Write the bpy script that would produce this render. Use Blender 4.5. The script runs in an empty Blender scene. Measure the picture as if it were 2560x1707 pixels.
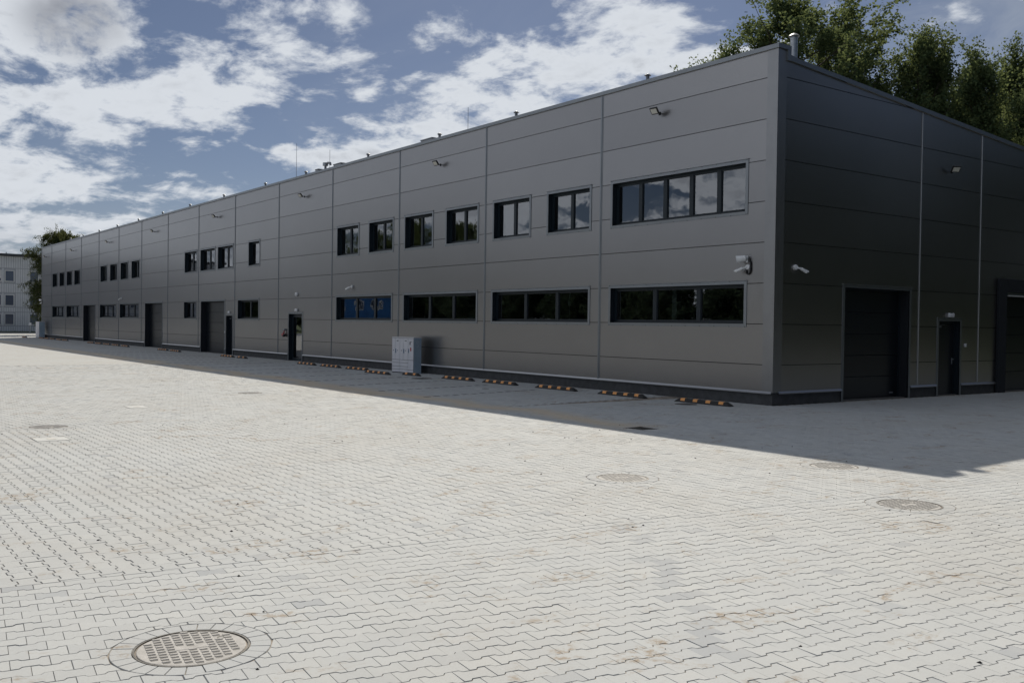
import bpy, bmesh, math, random
import numpy as np
from mathutils import Vector, Matrix

random.seed(7)
RNG = np.random.default_rng(11)
R = math.radians
SC = bpy.context.scene
COL = SC.collection

# ------------------------------------------------------------------ camera
CAM_POS = Vector((15.3164, -19.0294, 1.8948))
YAW, PITCH, ROLL, FPX = R(143.8548), R(-1.0163), R(0.7793), 2433.46
fw = Vector((math.cos(PITCH)*math.cos(YAW), math.cos(PITCH)*math.sin(YAW), math.sin(PITCH)))
rt = Vector((math.sin(YAW), -math.cos(YAW), 0))
up = rt.cross(fw)
rt2 = rt*math.cos(ROLL) + up*math.sin(ROLL)
up2 = -rt*math.sin(ROLL) + up*math.cos(ROLL)
cd = bpy.data.cameras.new('camera')
cam = bpy.data.objects.new('camera', cd)
COL.objects.link(cam)
m3 = Matrix((rt2, up2, -fw)).transposed()
cam.matrix_world = Matrix.Translation(CAM_POS) @ m3.to_4x4()
cd.sensor_width = 36.0
cd.lens = 36.0*FPX/2560
cd.clip_start = 0.1
cd.clip_end = 5000
SC.camera = cam

# ------------------------------------------------------------------ sun, sky, exposure
SUN_TO = Vector((-8.5, 7.1, 8.72)).normalized()          # towards the sun
SUN_EL = math.asin(SUN_TO.z)
SUN_AZ = math.atan2(SUN_TO.x, SUN_TO.y)                   # clockwise from +Y
sl = bpy.data.lights.new('sun', 'SUN')
sl.energy = 4.15
sl.angle = R(0.53)
sl.color = (1.0, 0.92, 0.785)
so = bpy.data.objects.new('sun', sl)
COL.objects.link(so)
so.rotation_euler = (-SUN_TO).to_track_quat('-Z', 'Y').to_euler()
so.location = (0, 0, 60)

SKY_STRENGTH = 0.090
world = bpy.data.worlds.new('World')
SC.world = world
world.use_nodes = True
wn = world.node_tree
wn.nodes.clear()

class NT:
    """small helper that strings shader nodes together"""
    def __init__(s, tree): s.t = tree
    def n(s, typ, **kw):
        nd = s.t.nodes.new(typ)
        for k, v in kw.items(): setattr(nd, k, v)
        return nd
    def put(s, sock, v):
        if v is None: return
        if isinstance(v, bpy.types.NodeSocket): s.t.links.new(v, sock)
        else: sock.default_value = v
    def math(s, op, a, b=None, c=None, clamp=False):
        nd = s.n('ShaderNodeMath', operation=op, use_clamp=clamp)
        for i, v in enumerate((a, b, c)): s.put(nd.inputs[i], v)
        return nd.outputs[0]
    def vmath(s, op, a, b=None, scale=None):
        nd = s.n('ShaderNodeVectorMath', operation=op)
        s.put(nd.inputs[0], a); s.put(nd.inputs[1], b)
        if scale is not None: s.put(nd.inputs['Scale'], scale)
        return nd.outputs['Value'] if op in ('LENGTH', 'DOT_PRODUCT') else nd.outputs['Vector']
    def rng(s, v, a, b, c=0.0, d=1.0, kind='SMOOTHSTEP'):
        nd = s.n('ShaderNodeMapRange', interpolation_type=kind)
        for i, q in enumerate((v, a, b, c, d)): s.put(nd.inputs[i], q)
        return nd.outputs[0]
    def noise(s, vec, scale, detail=4, rough=0.55, dist=0.0, out='Fac', dim='3D', lac=2.0):
        nd = s.n('ShaderNodeTexNoise', noise_dimensions=dim)
        s.put(nd.inputs['Vector'], vec)
        nd.inputs['Scale'].default_value = scale
        nd.inputs['Detail'].default_value = detail
        nd.inputs['Roughness'].default_value = rough
        nd.inputs['Lacunarity'].default_value = lac
        nd.inputs['Distortion'].default_value = dist
        return nd.outputs[out]
    def mix(s, f, a, b, mode='MIX'):
        nd = s.n('ShaderNodeMix', data_type='RGBA', blend_type=mode)
        s.put(nd.inputs['Factor'], f); s.put(nd.inputs['A'], a); s.put(nd.inputs['B'], b)
        for i in nd.inputs:
            if i.type == 'RGBA' and i.name == 'A': s.put(i, a)
            if i.type == 'RGBA' and i.name == 'B': s.put(i, b)
        return [o for o in nd.outputs if o.type == 'RGBA'][0]
    def comb(s, x, y, z):
        nd = s.n('ShaderNodeCombineXYZ')
        s.put(nd.inputs[0], x); s.put(nd.inputs[1], y); s.put(nd.inputs[2], z)
        return nd.outputs[0]
    def sep(s, v):
        nd = s.n('ShaderNodeSeparateXYZ'); s.put(nd.inputs[0], v)
        return nd.outputs

def rgb(r, g, b): return (r, g, b, 1.0)

def build_sky():
    k = NT(wn)
    sky = k.n('ShaderNodeTexSky', sky_type='NISHITA')
    sky.sun_disc = False
    sky.sun_elevation = SUN_EL
    sky.sun_rotation = SUN_AZ
    sky.altitude = 100
    sky.air_density = 1.0
    sky.dust_density = 0.35
    sky.ozone_density = 2.5
    tc = k.n('ShaderNodeTexCoord').outputs['Generated']
    dx, dy, dz = k.sep(tc)
    az = k.math('DEGREES', k.math('ARCTAN2', dy, dx))
    el = k.math('DEGREES', k.math('ARCSINE', dz))
    # cloud sheet: the view ray met with a flat layer, so clouds shrink towards the horizon
    zz = k.math('ADD', k.math('MAXIMUM', dz, 0.0), 0.26)
    flat = k.comb(k.math('DIVIDE', dx, zz), k.math('DIVIDE', dy, zz), 0.0)
    warp = k.noise(flat, 1.8, 3, 0.5, out='Color')
    warp = k.vmath('SCALE', k.vmath('SUBTRACT', warp, (0.5, 0.5, 0.5)), scale=0.32)
    fl2 = k.vmath('ADD', flat, warp)
    big = k.noise(fl2, 2.4, 3, 0.5)
    fine = k.noise(fl2, 8.0, 9, 0.60)
    fine2 = k.noise(k.vmath('ADD', flat, (7.3, 2.1, 0.0)), 24.0, 6, 0.6)
    ang = k.comb(az, el, 0.0)
    # banks of cloud: azimuth, elevation, half-width, half-height (degrees), turn, weight
    banks = [
        (170.6, 15.8, 6.4, 4.2, -12, 0.42), (167.5, 14.6, 3.6, 2.6, 0, 0.10),
        (166.8, 11.3, 8.5, 1.9, -8, 0.40), (161.6, 12.7, 4.6, 2.6, -18, 0.40),
        (158.6, 15.2, 3.8, 2.2, -25, 0.27), (162.2, 17.8, 4.4, 1.5, 0, 0.20), (155.8, 17.2, 3.6, 1.5, 0, 0.22),
        (171.5, 7.4, 6.6, 2.0, 0, 0.38), (168.5, 4.6, 8.5, 1.4, 0, 0.34), (172.0, 2.6, 12.0, 2.0, 0, 0.30),
        (153.2, 9.6, 4.2, 1.1, -4, 0.36), (149.4, 10.8, 4.6, 2.2, -18, 0.36), (148.2, 13.3, 2.8, 1.6, -10, 0.24),
        (143.2, 13.6, 6.5, 2.8, -14, 0.38), (137.2, 15.8, 5.2, 2.9, -14, 0.40), (133.2, 14.6, 4.2, 1.6, -6, 0.30),
        (152.6, 14.0, 1.9, 1.5, 20, 0.18), (149.8, 16.0, 2.4, 0.9, -10, 0.20), (161.8, 7.0, 3.6, 0.7, -4, 0.30),
        (139.0, 18.9, 2.8, 1.6, 0, 0.26), (157.0, 9.8, 0.9, 0.4, -10, 0.24), (155.0, 7.6, 2.0, 0.5, 0, 0.2),
    ]
    tot = None
    for a, e, w, h, t, wt in banks:
        mp = k.n('ShaderNodeMapping', vector_type='TEXTURE')
        k.put(mp.inputs['Vector'], ang)
        mp.inputs['Location'].default_value = (a, e, 0)
        mp.inputs['Rotation'].default_value = (0, 0, R(t))
        mp.inputs['Scale'].default_value = (w, h, 1)
        g = k.rng(k.vmath('LENGTH', mp.outputs[0]), 0.0, 1.5, wt, 0.0)
        tot = g if tot is None else k.math('MAXIMUM', tot, g)
    # inside the view: clouds gather into the banks; elsewhere: scattered clouds, cleared low in the east so the gable stays dark
    inview = k.math('MULTIPLY', k.rng(k.math('ABSOLUTE', k.math('SUBTRACT', az, 146.0)), 27.0, 42.0, 1.0, 0.0),
                    k.rng(el, 20.0, 32.0, 1.0, 0.0))
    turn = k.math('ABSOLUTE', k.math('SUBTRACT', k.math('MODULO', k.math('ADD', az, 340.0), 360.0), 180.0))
    cover = k.math('MAXIMUM', k.rng(turn, 75.0, 125.0, 1.0, 0.0), k.rng(el, 40.0, 62.0))   # unseen overhead cloud added for ambient light; turn is distance from azimuth -160
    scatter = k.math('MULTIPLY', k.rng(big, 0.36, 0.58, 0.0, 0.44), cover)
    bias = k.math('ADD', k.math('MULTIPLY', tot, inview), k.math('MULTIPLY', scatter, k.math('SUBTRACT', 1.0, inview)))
    f = k.math('ADD', k.math('MULTIPLY', fine, 0.78), k.math('MULTIPLY', fine2, 0.22))
    dens = k.math('ADD', k.math('MULTIPLY', k.math('SUBTRACT', f, 0.5), 1.55), bias)
    alpha = k.rng(dens, 0.05, 0.33)
    veil = k.math('MULTIPLY', k.rng(k.noise(k.vmath('MULTIPLY', fl2, (0.6, 2.2, 1.0)), 1.6, 5, 0.6), 0.45, 0.8, 0.0, 0.13),
                  k.rng(el, 0.0, 12.0, 0.4, 1.0))
    lowhaze = k.rng(el, 0.0, 9.0, 0.42, 0.0)
    mp = k.n('ShaderNodeMapping', vector_type='TEXTURE')                 # thin high cloud over the right of the view and on eastwards
    k.put(mp.inputs['Vector'], ang)
    mp.inputs['Location'].default_value = (112.0, 17.0, 0)
    mp.inputs['Rotation'].default_value = (0, 0, R(-8))
    mp.inputs['Scale'].default_value = (17.0, 7.0, 1)
    cir = k.math('MULTIPLY', k.rng(k.vmath('LENGTH', mp.outputs[0]), 0.2, 1.25, 0.55, 0.0), k.rng(k.noise(k.vmath('MULTIPLY', ang, (0.35, 1.0, 1.0)), 0.35, 6, 0.6, 0.6), 0.25, 0.7))
    veil = k.math('MAXIMUM', veil, cir)
    # thick parts of a cloud turn grey underneath
    thick = k.rng(dens, 0.30, 0.66)
    mp = k.n('ShaderNodeMapping', vector_type='TEXTURE')
    k.put(mp.inputs['Vector'], ang)
    mp.inputs['Location'].default_value = (168.3, 15.6, 0)
    mp.inputs['Scale'].default_value = (3.0, 2.2, 1)
    core = k.rng(k.vmath('LENGTH', mp.outputs[0]), 0.1, 1.3, 0.95, 0.0)
    soft = k.noise(k.vmath('ADD', fl2, (0.05, 0.03, 3.0)), 6.5, 5, 0.55)
    grey = k.math('MAXIMUM', k.math('MULTIPLY', thick, k.rng(soft, 0.36, 0.66, 0.0, 0.55)), k.math('MULTIPLY', core, k.rng(soft, 0.3, 0.6, 0.45, 1.0)))
    grey = k.math('MAXIMUM', grey, k.math('MULTIPLY', k.rng(el, 2.0, 7.0, 0.35, 0.0), k.rng(soft, 0.35, 0.6)))
    ccol = k.mix(grey, rgb(5.6, 5.9, 6.32), rgb(2.0, 2.13, 2.48))
    bw = k.n('ShaderNodeRGBToBW'); k.put(bw.inputs[0], sky.outputs[0])
    blue = k.mix(0.34, sky.outputs[0], bw.outputs[0])                    # a muted, slightly hazy blue
    blue = k.mix(1.0, blue, rgb(0.278, 0.305, 0.372), 'MULTIPLY')
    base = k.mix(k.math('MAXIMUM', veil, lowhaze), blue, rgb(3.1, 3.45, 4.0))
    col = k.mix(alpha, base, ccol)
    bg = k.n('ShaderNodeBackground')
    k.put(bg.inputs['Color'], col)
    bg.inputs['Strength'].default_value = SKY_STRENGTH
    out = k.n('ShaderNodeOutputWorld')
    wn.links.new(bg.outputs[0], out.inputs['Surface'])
build_sky()

vs = SC.view_settings
vs.view_transform = 'Standard'
vs.look = 'None'
vs.exposure = 0.42
vs.gamma = 1.0
vs.use_curve_mapping = False
SC.render.engine = 'CYCLES'
SC.cycles.max_bounces = 7
SC.cycles.diffuse_bounces = 3
SC.cycles.glossy_bounces = 4
SC.cycles.transparent_max_bounces = 8
SC.cycles.caustics_reflective = False
SC.cycles.caustics_refractive = False
SC.cycles.use_denoising = True

# ------------------------------------------------------------------ helpers
def tag(o, label=None, cat=None, group=None, kind=None):
    if label: o['label'] = label
    if cat: o['category'] = cat
    if group: o['group'] = group
    if kind: o['kind'] = kind
    return o

def empty(name, loc=(0, 0, 0), rz=0.0):
    o = bpy.data.objects.new(name, None)
    COL.objects.link(o)
    o.location = loc
    o.rotation_euler = (0, 0, rz)
    o.empty_display_size = 0.2
    return o

class MB:
    """collects boxes, tubes and quads; build() links them as one mesh"""
    def __init__(s): s.v, s.f, s.m = [], [], []
    def add(s, vs_, fs, mi=0):
        b = len(s.v)
        s.v += [tuple(q) for q in vs_]
        s.f += [tuple(i+b for i in q) for q in fs]
        s.m += [mi]*len(fs)
        return s
    def quad(s, a, b, c, d, mi=0): return s.add((a, b, c, d), ((0, 1, 2, 3),), mi)
    def box(s, x0, x1, y0, y1, z0, z1, mi=0, P=None):
        c = [(x, y, z) for z in (z0, z1) for y in (y0, y1) for x in (x0, x1)]
        if P: c = [P(*q) for q in c]
        return s.add(c, ((0, 2, 3, 1), (4, 5, 7, 6), (0, 1, 5, 4), (2, 6, 7, 3), (0, 4, 6, 2), (1, 3, 7, 5)), mi)
    def cbox(s, x0, x1, y0, y1, z0, z1, c, mi=0, P=None):
        """box with its twelve edges cut at 45 degrees"""
        bm = bmesh.new()
        bmesh.ops.create_cube(bm, size=1)
        for v in bm.verts:
            v.co = Vector(((x0+x1)/2+v.co.x*(x1-x0), (y0+y1)/2+v.co.y*(y1-y0), (z0+z1)/2+v.co.z*(z1-z0)))
        bmesh.ops.bevel(bm, geom=bm.edges[:], offset=c, segments=1, affect='EDGES')
        bm.verts.index_update()
        vv = [tuple(v.co) for v in bm.verts]
        if P: vv = [P(*q) for q in vv]
        s.add(vv, [tuple(v.index for v in f.verts) for f in bm.faces], mi)
        bm.free()
        return s
    def tube(s, pts, rad, n=8, mi=0, caps=True):
        pts = [Vector(q) for q in pts]
        rad = [rad]*len(pts) if isinstance(rad, (int, float)) else rad
        b = len(s.v)
        ref = None
        for i, q in enumerate(pts):
            t = (pts[min(i+1, len(pts)-1)] - pts[max(i-1, 0)])
            t = t.normalized() if t.length > 1e-9 else Vector((0, 0, 1))
            if ref is None or abs(ref.dot(t)) > 0.95:
                ref = Vector((1, 0, 0)) if abs(t.x) < 0.8 else Vector((0, 1, 0))
            u = t.cross(ref).normalized(); w = t.cross(u)
            ref = u.cross(t)
            for j in range(n):
                a = 2*math.pi*j/n
                s.v.append(tuple(q + (u*math.cos(a)+w*math.sin(a))*rad[i]))
        for i in range(len(pts)-1):
            for j in range(n):
                s.f.append((b+i*n+j, b+i*n+(j+1) % n, b+(i+1)*n+(j+1) % n, b+(i+1)*n+j)); s.m.append(mi)
        if caps:
            s.f.append(tuple(b+j for j in range(n))); s.m.append(mi)
            s.f.append(tuple(b+(len(pts)-1)*n+j for j in range(n-1, -1, -1))); s.m.append(mi)
        return s
    def lathe(s, prof, n=24, mi=0, M=None):
        """profile of (radius, height) turned about z"""
        b = len(s.v)
        for r_, h in prof:
            for j in range(n):
                a = 2*math.pi*j/n
                q = Vector((r_*math.cos(a), r_*math.sin(a), h))
                s.v.append(tuple(M @ q if M else q))
        for i in range(len(prof)-1):
            for j in range(n):
                s.f.append((b+i*n+j, b+i*n+(j+1) % n, b+(i+1)*n+(j+1) % n, b+(i+1)*n+j)); s.m.append(mi)
        s.f.append(tuple(b+j for j in range(n-1, -1, -1))); s.m.append(mi)
        s.f.append(tuple(b+(len(prof)-1)*n+j for j in range(n))); s.m.append(mi)
        return s
    def mesh(s, name, mats, smooth=False):
        me = bpy.data.meshes.new(name)
        me.from_pydata(s.v, [], s.f)
        for m in (mats if isinstance(mats, (list, tuple)) else [mats]): me.materials.append(m)
        me.polygons.foreach_set('material_index', s.m)
        if smooth: me.polygons.foreach_set('use_smooth', [True]*len(s.f))
        me.update()
        return me
    def build(s, name, mats, parent=None, loc=None, smooth=False):
        return link(name, s.mesh(name, mats, smooth), parent, loc)

def link(name, me, parent=None, loc=None, rz=0.0):
    o = bpy.data.objects.new(name, me)
    COL.objects.link(o)
    if parent: o.parent = parent
    if loc: o.location = loc
    if rz: o.rotation_euler = (0, 0, rz)
    return o

def copy_tree(o, parent=None):
    c = o.copy()
    COL.objects.link(c)
    c.parent = parent
    for ch in o.children: copy_tree(ch, c)
    return c

# ------------------------------------------------------------------ materials
MATS = {}
def mat(name, col, rough=0.5, metal=0.0, spec=0.5, vary=0.0, vscale=3.0, bump=0.0, bscale=40.0, coat=0.0, rvary=0.0):
    m = bpy.data.materials.new(name)
    m.use_nodes = True
    k = NT(m.node_tree)
    b = m.node_tree.nodes['Principled BSDF']
    b.inputs['Base Color'].default_value = rgb(*col)
    b.inputs['Roughness'].default_value = rough
    b.inputs['Metallic'].default_value = metal
    b.inputs['Specular IOR Level'].default_value = spec
    if coat:
        b.inputs['Coat Weight'].default_value = coat
        b.inputs['Coat Roughness'].default_value = 0.08
    if vary or bump or rvary:
        pos = k.n('ShaderNodeNewGeometry').outputs['Position']
    if vary:
        n_ = k.noise(pos, vscale, 5, 0.6)
        lo = tuple(c*(1-vary) for c in col); hi = tuple(min(1, c*(1+vary)) for c in col)
        k.put(b.inputs['Base Color'], k.mix(k.rng(n_, 0.3, 0.7), rgb(*lo), rgb(*hi)))
    if rvary:
        k.put(b.inputs['Roughness'], k.rng(k.noise(pos, vscale*0.7, 4, 0.6), 0.3, 0.7, rough-rvary, rough+rvary))
    if bump:
        bp = k.n('ShaderNodeBump')
        bp.inputs['Strength'].default_value = bump
        bp.inputs['Distance'].default_value = 0.01
        k.put(bp.inputs['Height'], k.noise(pos, bscale, 4, 0.6))
        k.put(b.inputs['Normal'], bp.outputs[0])
    MATS[name] = m
    return m

def panel_mat(name, col, rough):
    """coated sheet steel with a fine horizontal ribbing and faint oil-canning"""
    m = bpy.data.materials.new(name)
    m.use_nodes = True
    k = NT(m.node_tree)
    b = m.node_tree.nodes['Principled BSDF']
    pos = k.n('ShaderNodeNewGeometry').outputs['Position']
    x, y, z = k.sep(pos)
    n1 = k.noise(pos, 0.6, 4, 0.55)
    n2 = k.noise(k.vmath('MULTIPLY', pos, (1.0, 1.0, 0.12)), 6.0, 5, 0.6)      # rain streaks
    f = k.math('ADD', k.math('MULTIPLY', n1, 0.85), k.math('MULTIPLY', n2, 0.15))
    each = k.n('ShaderNodeObjectInfo').outputs['Random']                 # no two sheets come from quite the same batch
    f = k.math('ADD', k.math('MULTIPLY', f, 0.55), k.math('MULTIPLY', each, 0.45))
    k.put(b.inputs['Base Color'], k.mix(k.rng(f, 0.2, 0.8), rgb(*[c*0.955 for c in col]), rgb(*[c*1.045 for c in col])))
    b.inputs['Metallic'].default_value = 0.95
    b.inputs['Roughness'].default_value = rough
    b.inputs['Specular IOR Level'].default_value = 0.5
    rib = k.math('SINE', k.math('MULTIPLY', z, 2*math.pi/0.05))
    wob = k.noise(pos, 0.9, 2, 0.5)
    h = k.math('ADD', k.math('MULTIPLY', rib, 0.0008), k.math('MULTIPLY', wob, 0.009))
    bp = k.n('ShaderNodeBump')
    bp.inputs['Strength'].default_value = 0.2
    bp.inputs['Distance'].default_value = 1.0
    k.put(bp.inputs['Height'], h)
    k.put(b.inputs['Normal'], bp.outputs[0])
    MATS[name] = m
    return m

panel_mat('facade_steel', (0.318, 0.312, 0.316), 0.29)
mat('corner_steel', (0.30, 0.302, 0.312), 0.36, 0.85, vary=0.04, vscale=2.0)
mat('jamb_dark', (0.020, 0.023, 0.029), 0.7, spec=0.25)
mat('joint_dark', (0.03, 0.032, 0.035), 0.8)
mat('trim_steel', (0.245, 0.262, 0.282), 0.38, 0.8, vary=0.05, vscale=2.0)
mat('edge_steel', (0.34, 0.35, 0.37), 0.30, 0.7)
mat('plinth', (0.060, 0.062, 0.066), 0.8, vary=0.18, vscale=5, bump=0.2, bscale=120)
mat('frame_dark', (0.011, 0.019, 0.027), 0.42, spec=0.35)
mat('gate_dark', (0.009, 0.012, 0.017), 0.30, vary=0.06, bump=0.06, bscale=2.0)
mat('rubber', (0.012, 0.012, 0.013), 0.65, vary=0.25, vscale=20)
mat('orange', (0.80, 0.34, 0.085), 0.45, vary=0.15, vscale=30)
mat('white_plastic', (0.74, 0.75, 0.77), 0.4)
mat('grey_plastic', (0.30, 0.31, 0.33), 0.5)
mat('lamp_black', (0.012, 0.013, 0.015), 0.45)
mat('lamp_lens', (0.66, 0.65, 0.60), 0.25)
mat('zinc', (0.40, 0.42, 0.45), 0.42, 0.85, vary=0.1, vscale=8)
mat('zinc_dull', (0.20, 0.215, 0.24), 0.5, 0.6, vary=0.12, vscale=8)
mat('roof', (0.16, 0.16, 0.17), 0.8)
mat('interior', (0.26, 0.26, 0.25), 0.8)
mat('interior_floor', (0.12, 0.12, 0.12), 0.7)
mat('locker_white', (0.66, 0.66, 0.70), 0.42, vary=0.04, vscale=4)
mat('locker_side', (0.40, 0.50, 0.58), 0.45, vary=0.05, vscale=3)
mat('locker_gap', (0.05, 0.05, 0.06), 0.7)
mat('marking_dark', (0.06, 0.06, 0.07), 0.6)
mat('marking_red', (0.42, 0.04, 0.05), 0.5)
mat('marking_blue', (0.11, 0.17, 0.26), 0.5)
mat('red_paint', (0.36, 0.035, 0.035), 0.4)
mat('wood', (0.45, 0.33, 0.20), 0.6, vary=0.15, vscale=8)
mat('iron_dark', (0.055, 0.052, 0.048), 0.6, 0.3, vary=0.3, vscale=30)
mat('cover_sand', (0.335, 0.327, 0.318), 0.85, vary=0.16, vscale=14, bump=0.3, bscale=90)
mat('concrete_pale', (0.41, 0.42, 0.42), 0.8, vary=0.06, vscale=10)
mat('kerb', (0.42, 0.41, 0.39), 0.85, vary=0.1, vscale=6)
mat('cladding_white', (0.72, 0.73, 0.75), 0.55, vary=0.05, vscale=1.5)
mat('cladding_band', (0.46, 0.47, 0.50), 0.6)
mat('window_white', (0.78, 0.78, 0.78), 0.5)
mat('roof_edge', (0.05, 0.055, 0.065), 0.6)
mat('container_blue', (0.03, 0.16, 0.42), 0.4, vary=0.12, vscale=2)
mat('bark', (0.07, 0.058, 0.045), 0.9, vary=0.3, vscale=8, bump=0.5, bscale=30)
mat('birch_bark', (0.42, 0.40, 0.37), 0.8, vary=0.4, vscale=6)
mat('dark_paver', (0.085, 0.088, 0.095), 0.85, vary=0.2, vscale=12, bump=0.2, bscale=150)
mat('grit', (0.03, 0.027, 0.025), 0.9, vary=0.4, vscale=60)

def glass_mat():
    m = bpy.data.materials.new('glass')
    m.use_nodes = True
    t = m.node_tree
    t.nodes.clear()
    k = NT(t)
    pos = k.n('ShaderNodeNewGeometry').outputs['Position']
    bp = k.n('ShaderNodeBump')
    bp.inputs['Strength'].default_value = 0.12
    bp.inputs['Distance'].default_value = 0.02
    k.put(bp.inputs['Height'], k.noise(pos, 1.3, 2, 0.5))
    fr = k.n('ShaderNodeFresnel')
    fr.inputs['IOR'].default_value = 2.75
    gl = k.n('ShaderNodeBsdfGlossy')
    gl.inputs['Color'].default_value = rgb(0.94, 0.96, 1.0)
    gl.inputs['Roughness'].default_value = 0.012
    k.put(gl.inputs['Normal'], bp.outputs[0])
    tr = k.n('ShaderNodeBsdfTransparent')
    tr.inputs['Color'].default_value = rgb(0.42, 0.50, 0.50)
    mx = k.n('ShaderNodeMixShader')
    k.put(mx.inputs[0], fr.outputs[0])
    t.links.new(tr.outputs[0], mx.inputs[1])
    t.links.new(gl.outputs[0], mx.inputs[2])
    out = k.n('ShaderNodeOutputMaterial')
    t.links.new(mx.outputs[0], out.inputs['Surface'])
    MATS['glass'] = m
glass_mat()
mat('far_glass', (0.05, 0.075, 0.13), 0.08, spec=0.9)

def paver_mat(name, pattern):
    """pale concrete; tint differs from stone to stone, sand and dust lie on it in drifts"""
    m = bpy.data.materials.new(name)
    m.use_nodes = True
    k = NT(m.node_tree)
    b = m.node_tree.nodes['Principled BSDF']
    pos = k.n('ShaderNodeNewGeometry').outputs['Position']
    if pattern:
        mp = k.n('ShaderNodeMapping'); k.put(mp.inputs['Vector'], pos)
        mp.inputs['Rotation'].default_value = (0, 0, R(-7.5))
        br = k.n('ShaderNodeTexBrick')
        k.put(br.inputs['Vector'], mp.outputs[0])
        br.inputs['Scale'].default_value = 1.0
        br.inputs['Brick Width'].default_value = 0.2
        br.inputs['Row Height'].default_value = 0.14
        br.inputs['Mortar Size'].default_value = 0.008
        br.inputs['Color1'].default_value = rgb(0.388, 0.403, 0.413)
        br.inputs['Color2'].default_value = rgb(0.366, 0.380, 0.389)
        br.inputs['Mortar'].default_value = rgb(0.245, 0.238, 0.222)
        col = br.outputs['Color']
    else:
        tint = k.n('ShaderNodeAttribute', attribute_name='tint').outputs['Fac']
        col = k.mix(tint, rgb(0.268, 0.287, 0.316), rgb(0.408, 0.424, 0.434))
    grain = k.noise(pos, 55.0, 5, 0.7)
    col = k.mix(k.rng(grain, 0.3, 0.7, 0.0, 0.22), col, rgb(0.31, 0.308, 0.298))
    broad = k.noise(pos, 0.33, 5, 0.6)
    col = k.mix(k.rng(broad, 0.40, 0.68, 0.0, 0.26), col, rgb(0.32, 0.306, 0.282))
    dust = k.noise(k.vmath('MULTIPLY', pos, (0.8, 1.6, 1.0)), 1.7, 6, 0.65)
    col = k.mix(k.rng(dust, 0.45, 0.72, 0.0, 0.22), col, rgb(0.45, 0.45, 0.44))
    # brown sand trodden into the surface, in small drifts drawn out along the yard
    st = k.noise(k.vmath('MULTIPLY', pos, (1.5, 0.9, 1.0)), 1.15, 8, 0.68, 0.7)
    st2 = k.noise(pos, 11.0, 8, 0.75)
    sm = k.math('MULTIPLY', k.rng(st, 0.54, 0.65), k.rng(st2, 0.46, 0.58))
    col = k.mix(k.math('MULTIPLY', sm, 0.85), col, rgb(0.235, 0.182, 0.128))
    # a strip of washed-out sand parallel to the building
    x, y, z = k.sep(pos)
    wav = k.math('MULTIPLY', k.math('SUBTRACT', k.noise(pos, 0.35, 3, 0.5), 0.5), 2.2)
    band = k.math('ABSOLUTE', k.math('ADD', k.math('ADD', y, 6.35), wav))
    bm_ = k.math('MULTIPLY', k.rng(band, 0.0, 0.8, 0.9, 0.0), k.rng(st2, 0.2, 0.5))
    bm_ = k.math('MULTIPLY', bm_, k.rng(x, 1.0, 3.0, 1.0, 0.0))
    col = k.mix(bm_, col, rgb(0.47, 0.40, 0.31))
    k.put(b.inputs['Base Color'], col)
    b.inputs['Roughness'].default_value = 0.88
    b.inputs['Specular IOR Level'].default_value = 0.25
    bp = k.n('ShaderNodeBump')
    bp.inputs['Strength'].default_value = 0.25
    bp.inputs['Distance'].default_value = 0.004
    k.put(bp.inputs['Height'], k.noise(pos, 160.0, 3, 0.7))
    k.put(b.inputs['Normal'], bp.outputs[0])
    MATS[name] = m
paver_mat('paver', False)
paver_mat('paving_far', True)
mat('joint_sand', (0.225, 0.198, 0.17), 0.95, vary=0.6, vscale=5.0)

def leaf_mat(name, c1, c2, trans):
    m = bpy.data.materials.new(name)
    m.use_nodes = True
    t = m.node_tree
    t.nodes.clear()
    k = NT(t)
    geo = k.n('ShaderNodeNewGeometry')
    n_ = k.noise(geo.outputs['Position'], 0.9, 3, 0.6)
    col = k.mix(k.rng(k.math('ADD', k.math('MULTIPLY', n_, 0.6), k.math('MULTIPLY', geo.outputs['Random Per Island'], 0.4)), 0.3, 0.7), rgb(*c1), rgb(*c2))
    d = k.n('ShaderNodeBsdfDiffuse')
    k.put(d.inputs['Color'], col)
    tl = k.n('ShaderNodeBsdfTranslucent')
    k.put(tl.inputs['Color'], k.mix(0.5, col, rgb(*trans)))
    mx = k.n('ShaderNodeMixShader')
    mx.inputs[0].default_value = 0.36
    t.links.new(d.outputs[0], mx.inputs[1]); t.links.new(tl.outputs[0], mx.inputs[2])
    out = k.n('ShaderNodeOutputMaterial')
    t.links.new(mx.outputs[0], out.inputs['Surface'])
    MATS[name] = m
leaf_mat('leaf_broad', (0.050, 0.082, 0.045), (0.13, 0.168, 0.080), (0.21, 0.24, 0.08))
leaf_mat('leaf_birch', (0.034, 0.052, 0.026), (0.075, 0.090, 0.040), (0.15, 0.15, 0.05))

leaf_mat('leaf_dark', (0.020, 0.034, 0.026), (0.046, 0.066, 0.044), (0.06, 0.08, 0.035))
def grass_mat():
    m = mat('grass', (0.05, 0.075, 0.02), 0.9, vary=0.4, vscale=1.5, bump=0.8, bscale=25)
grass_mat()
M = MATS

# ------------------------------------------------------------------ the ground
def sheet(name, rects, z, m, kind='structure'):
    mb = MB()
    for (x0, x1, y0, y1) in rects:
        mb.quad((x0, y0, z), (x1, y0, z), (x1, y1, z), (x0, y1, z))
    o = mb.build(name, m)
    if kind: o['kind'] = kind
    return o
sheet('ground', [(-900, 900, -900, 900)], -0.06, M['grass'])

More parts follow.
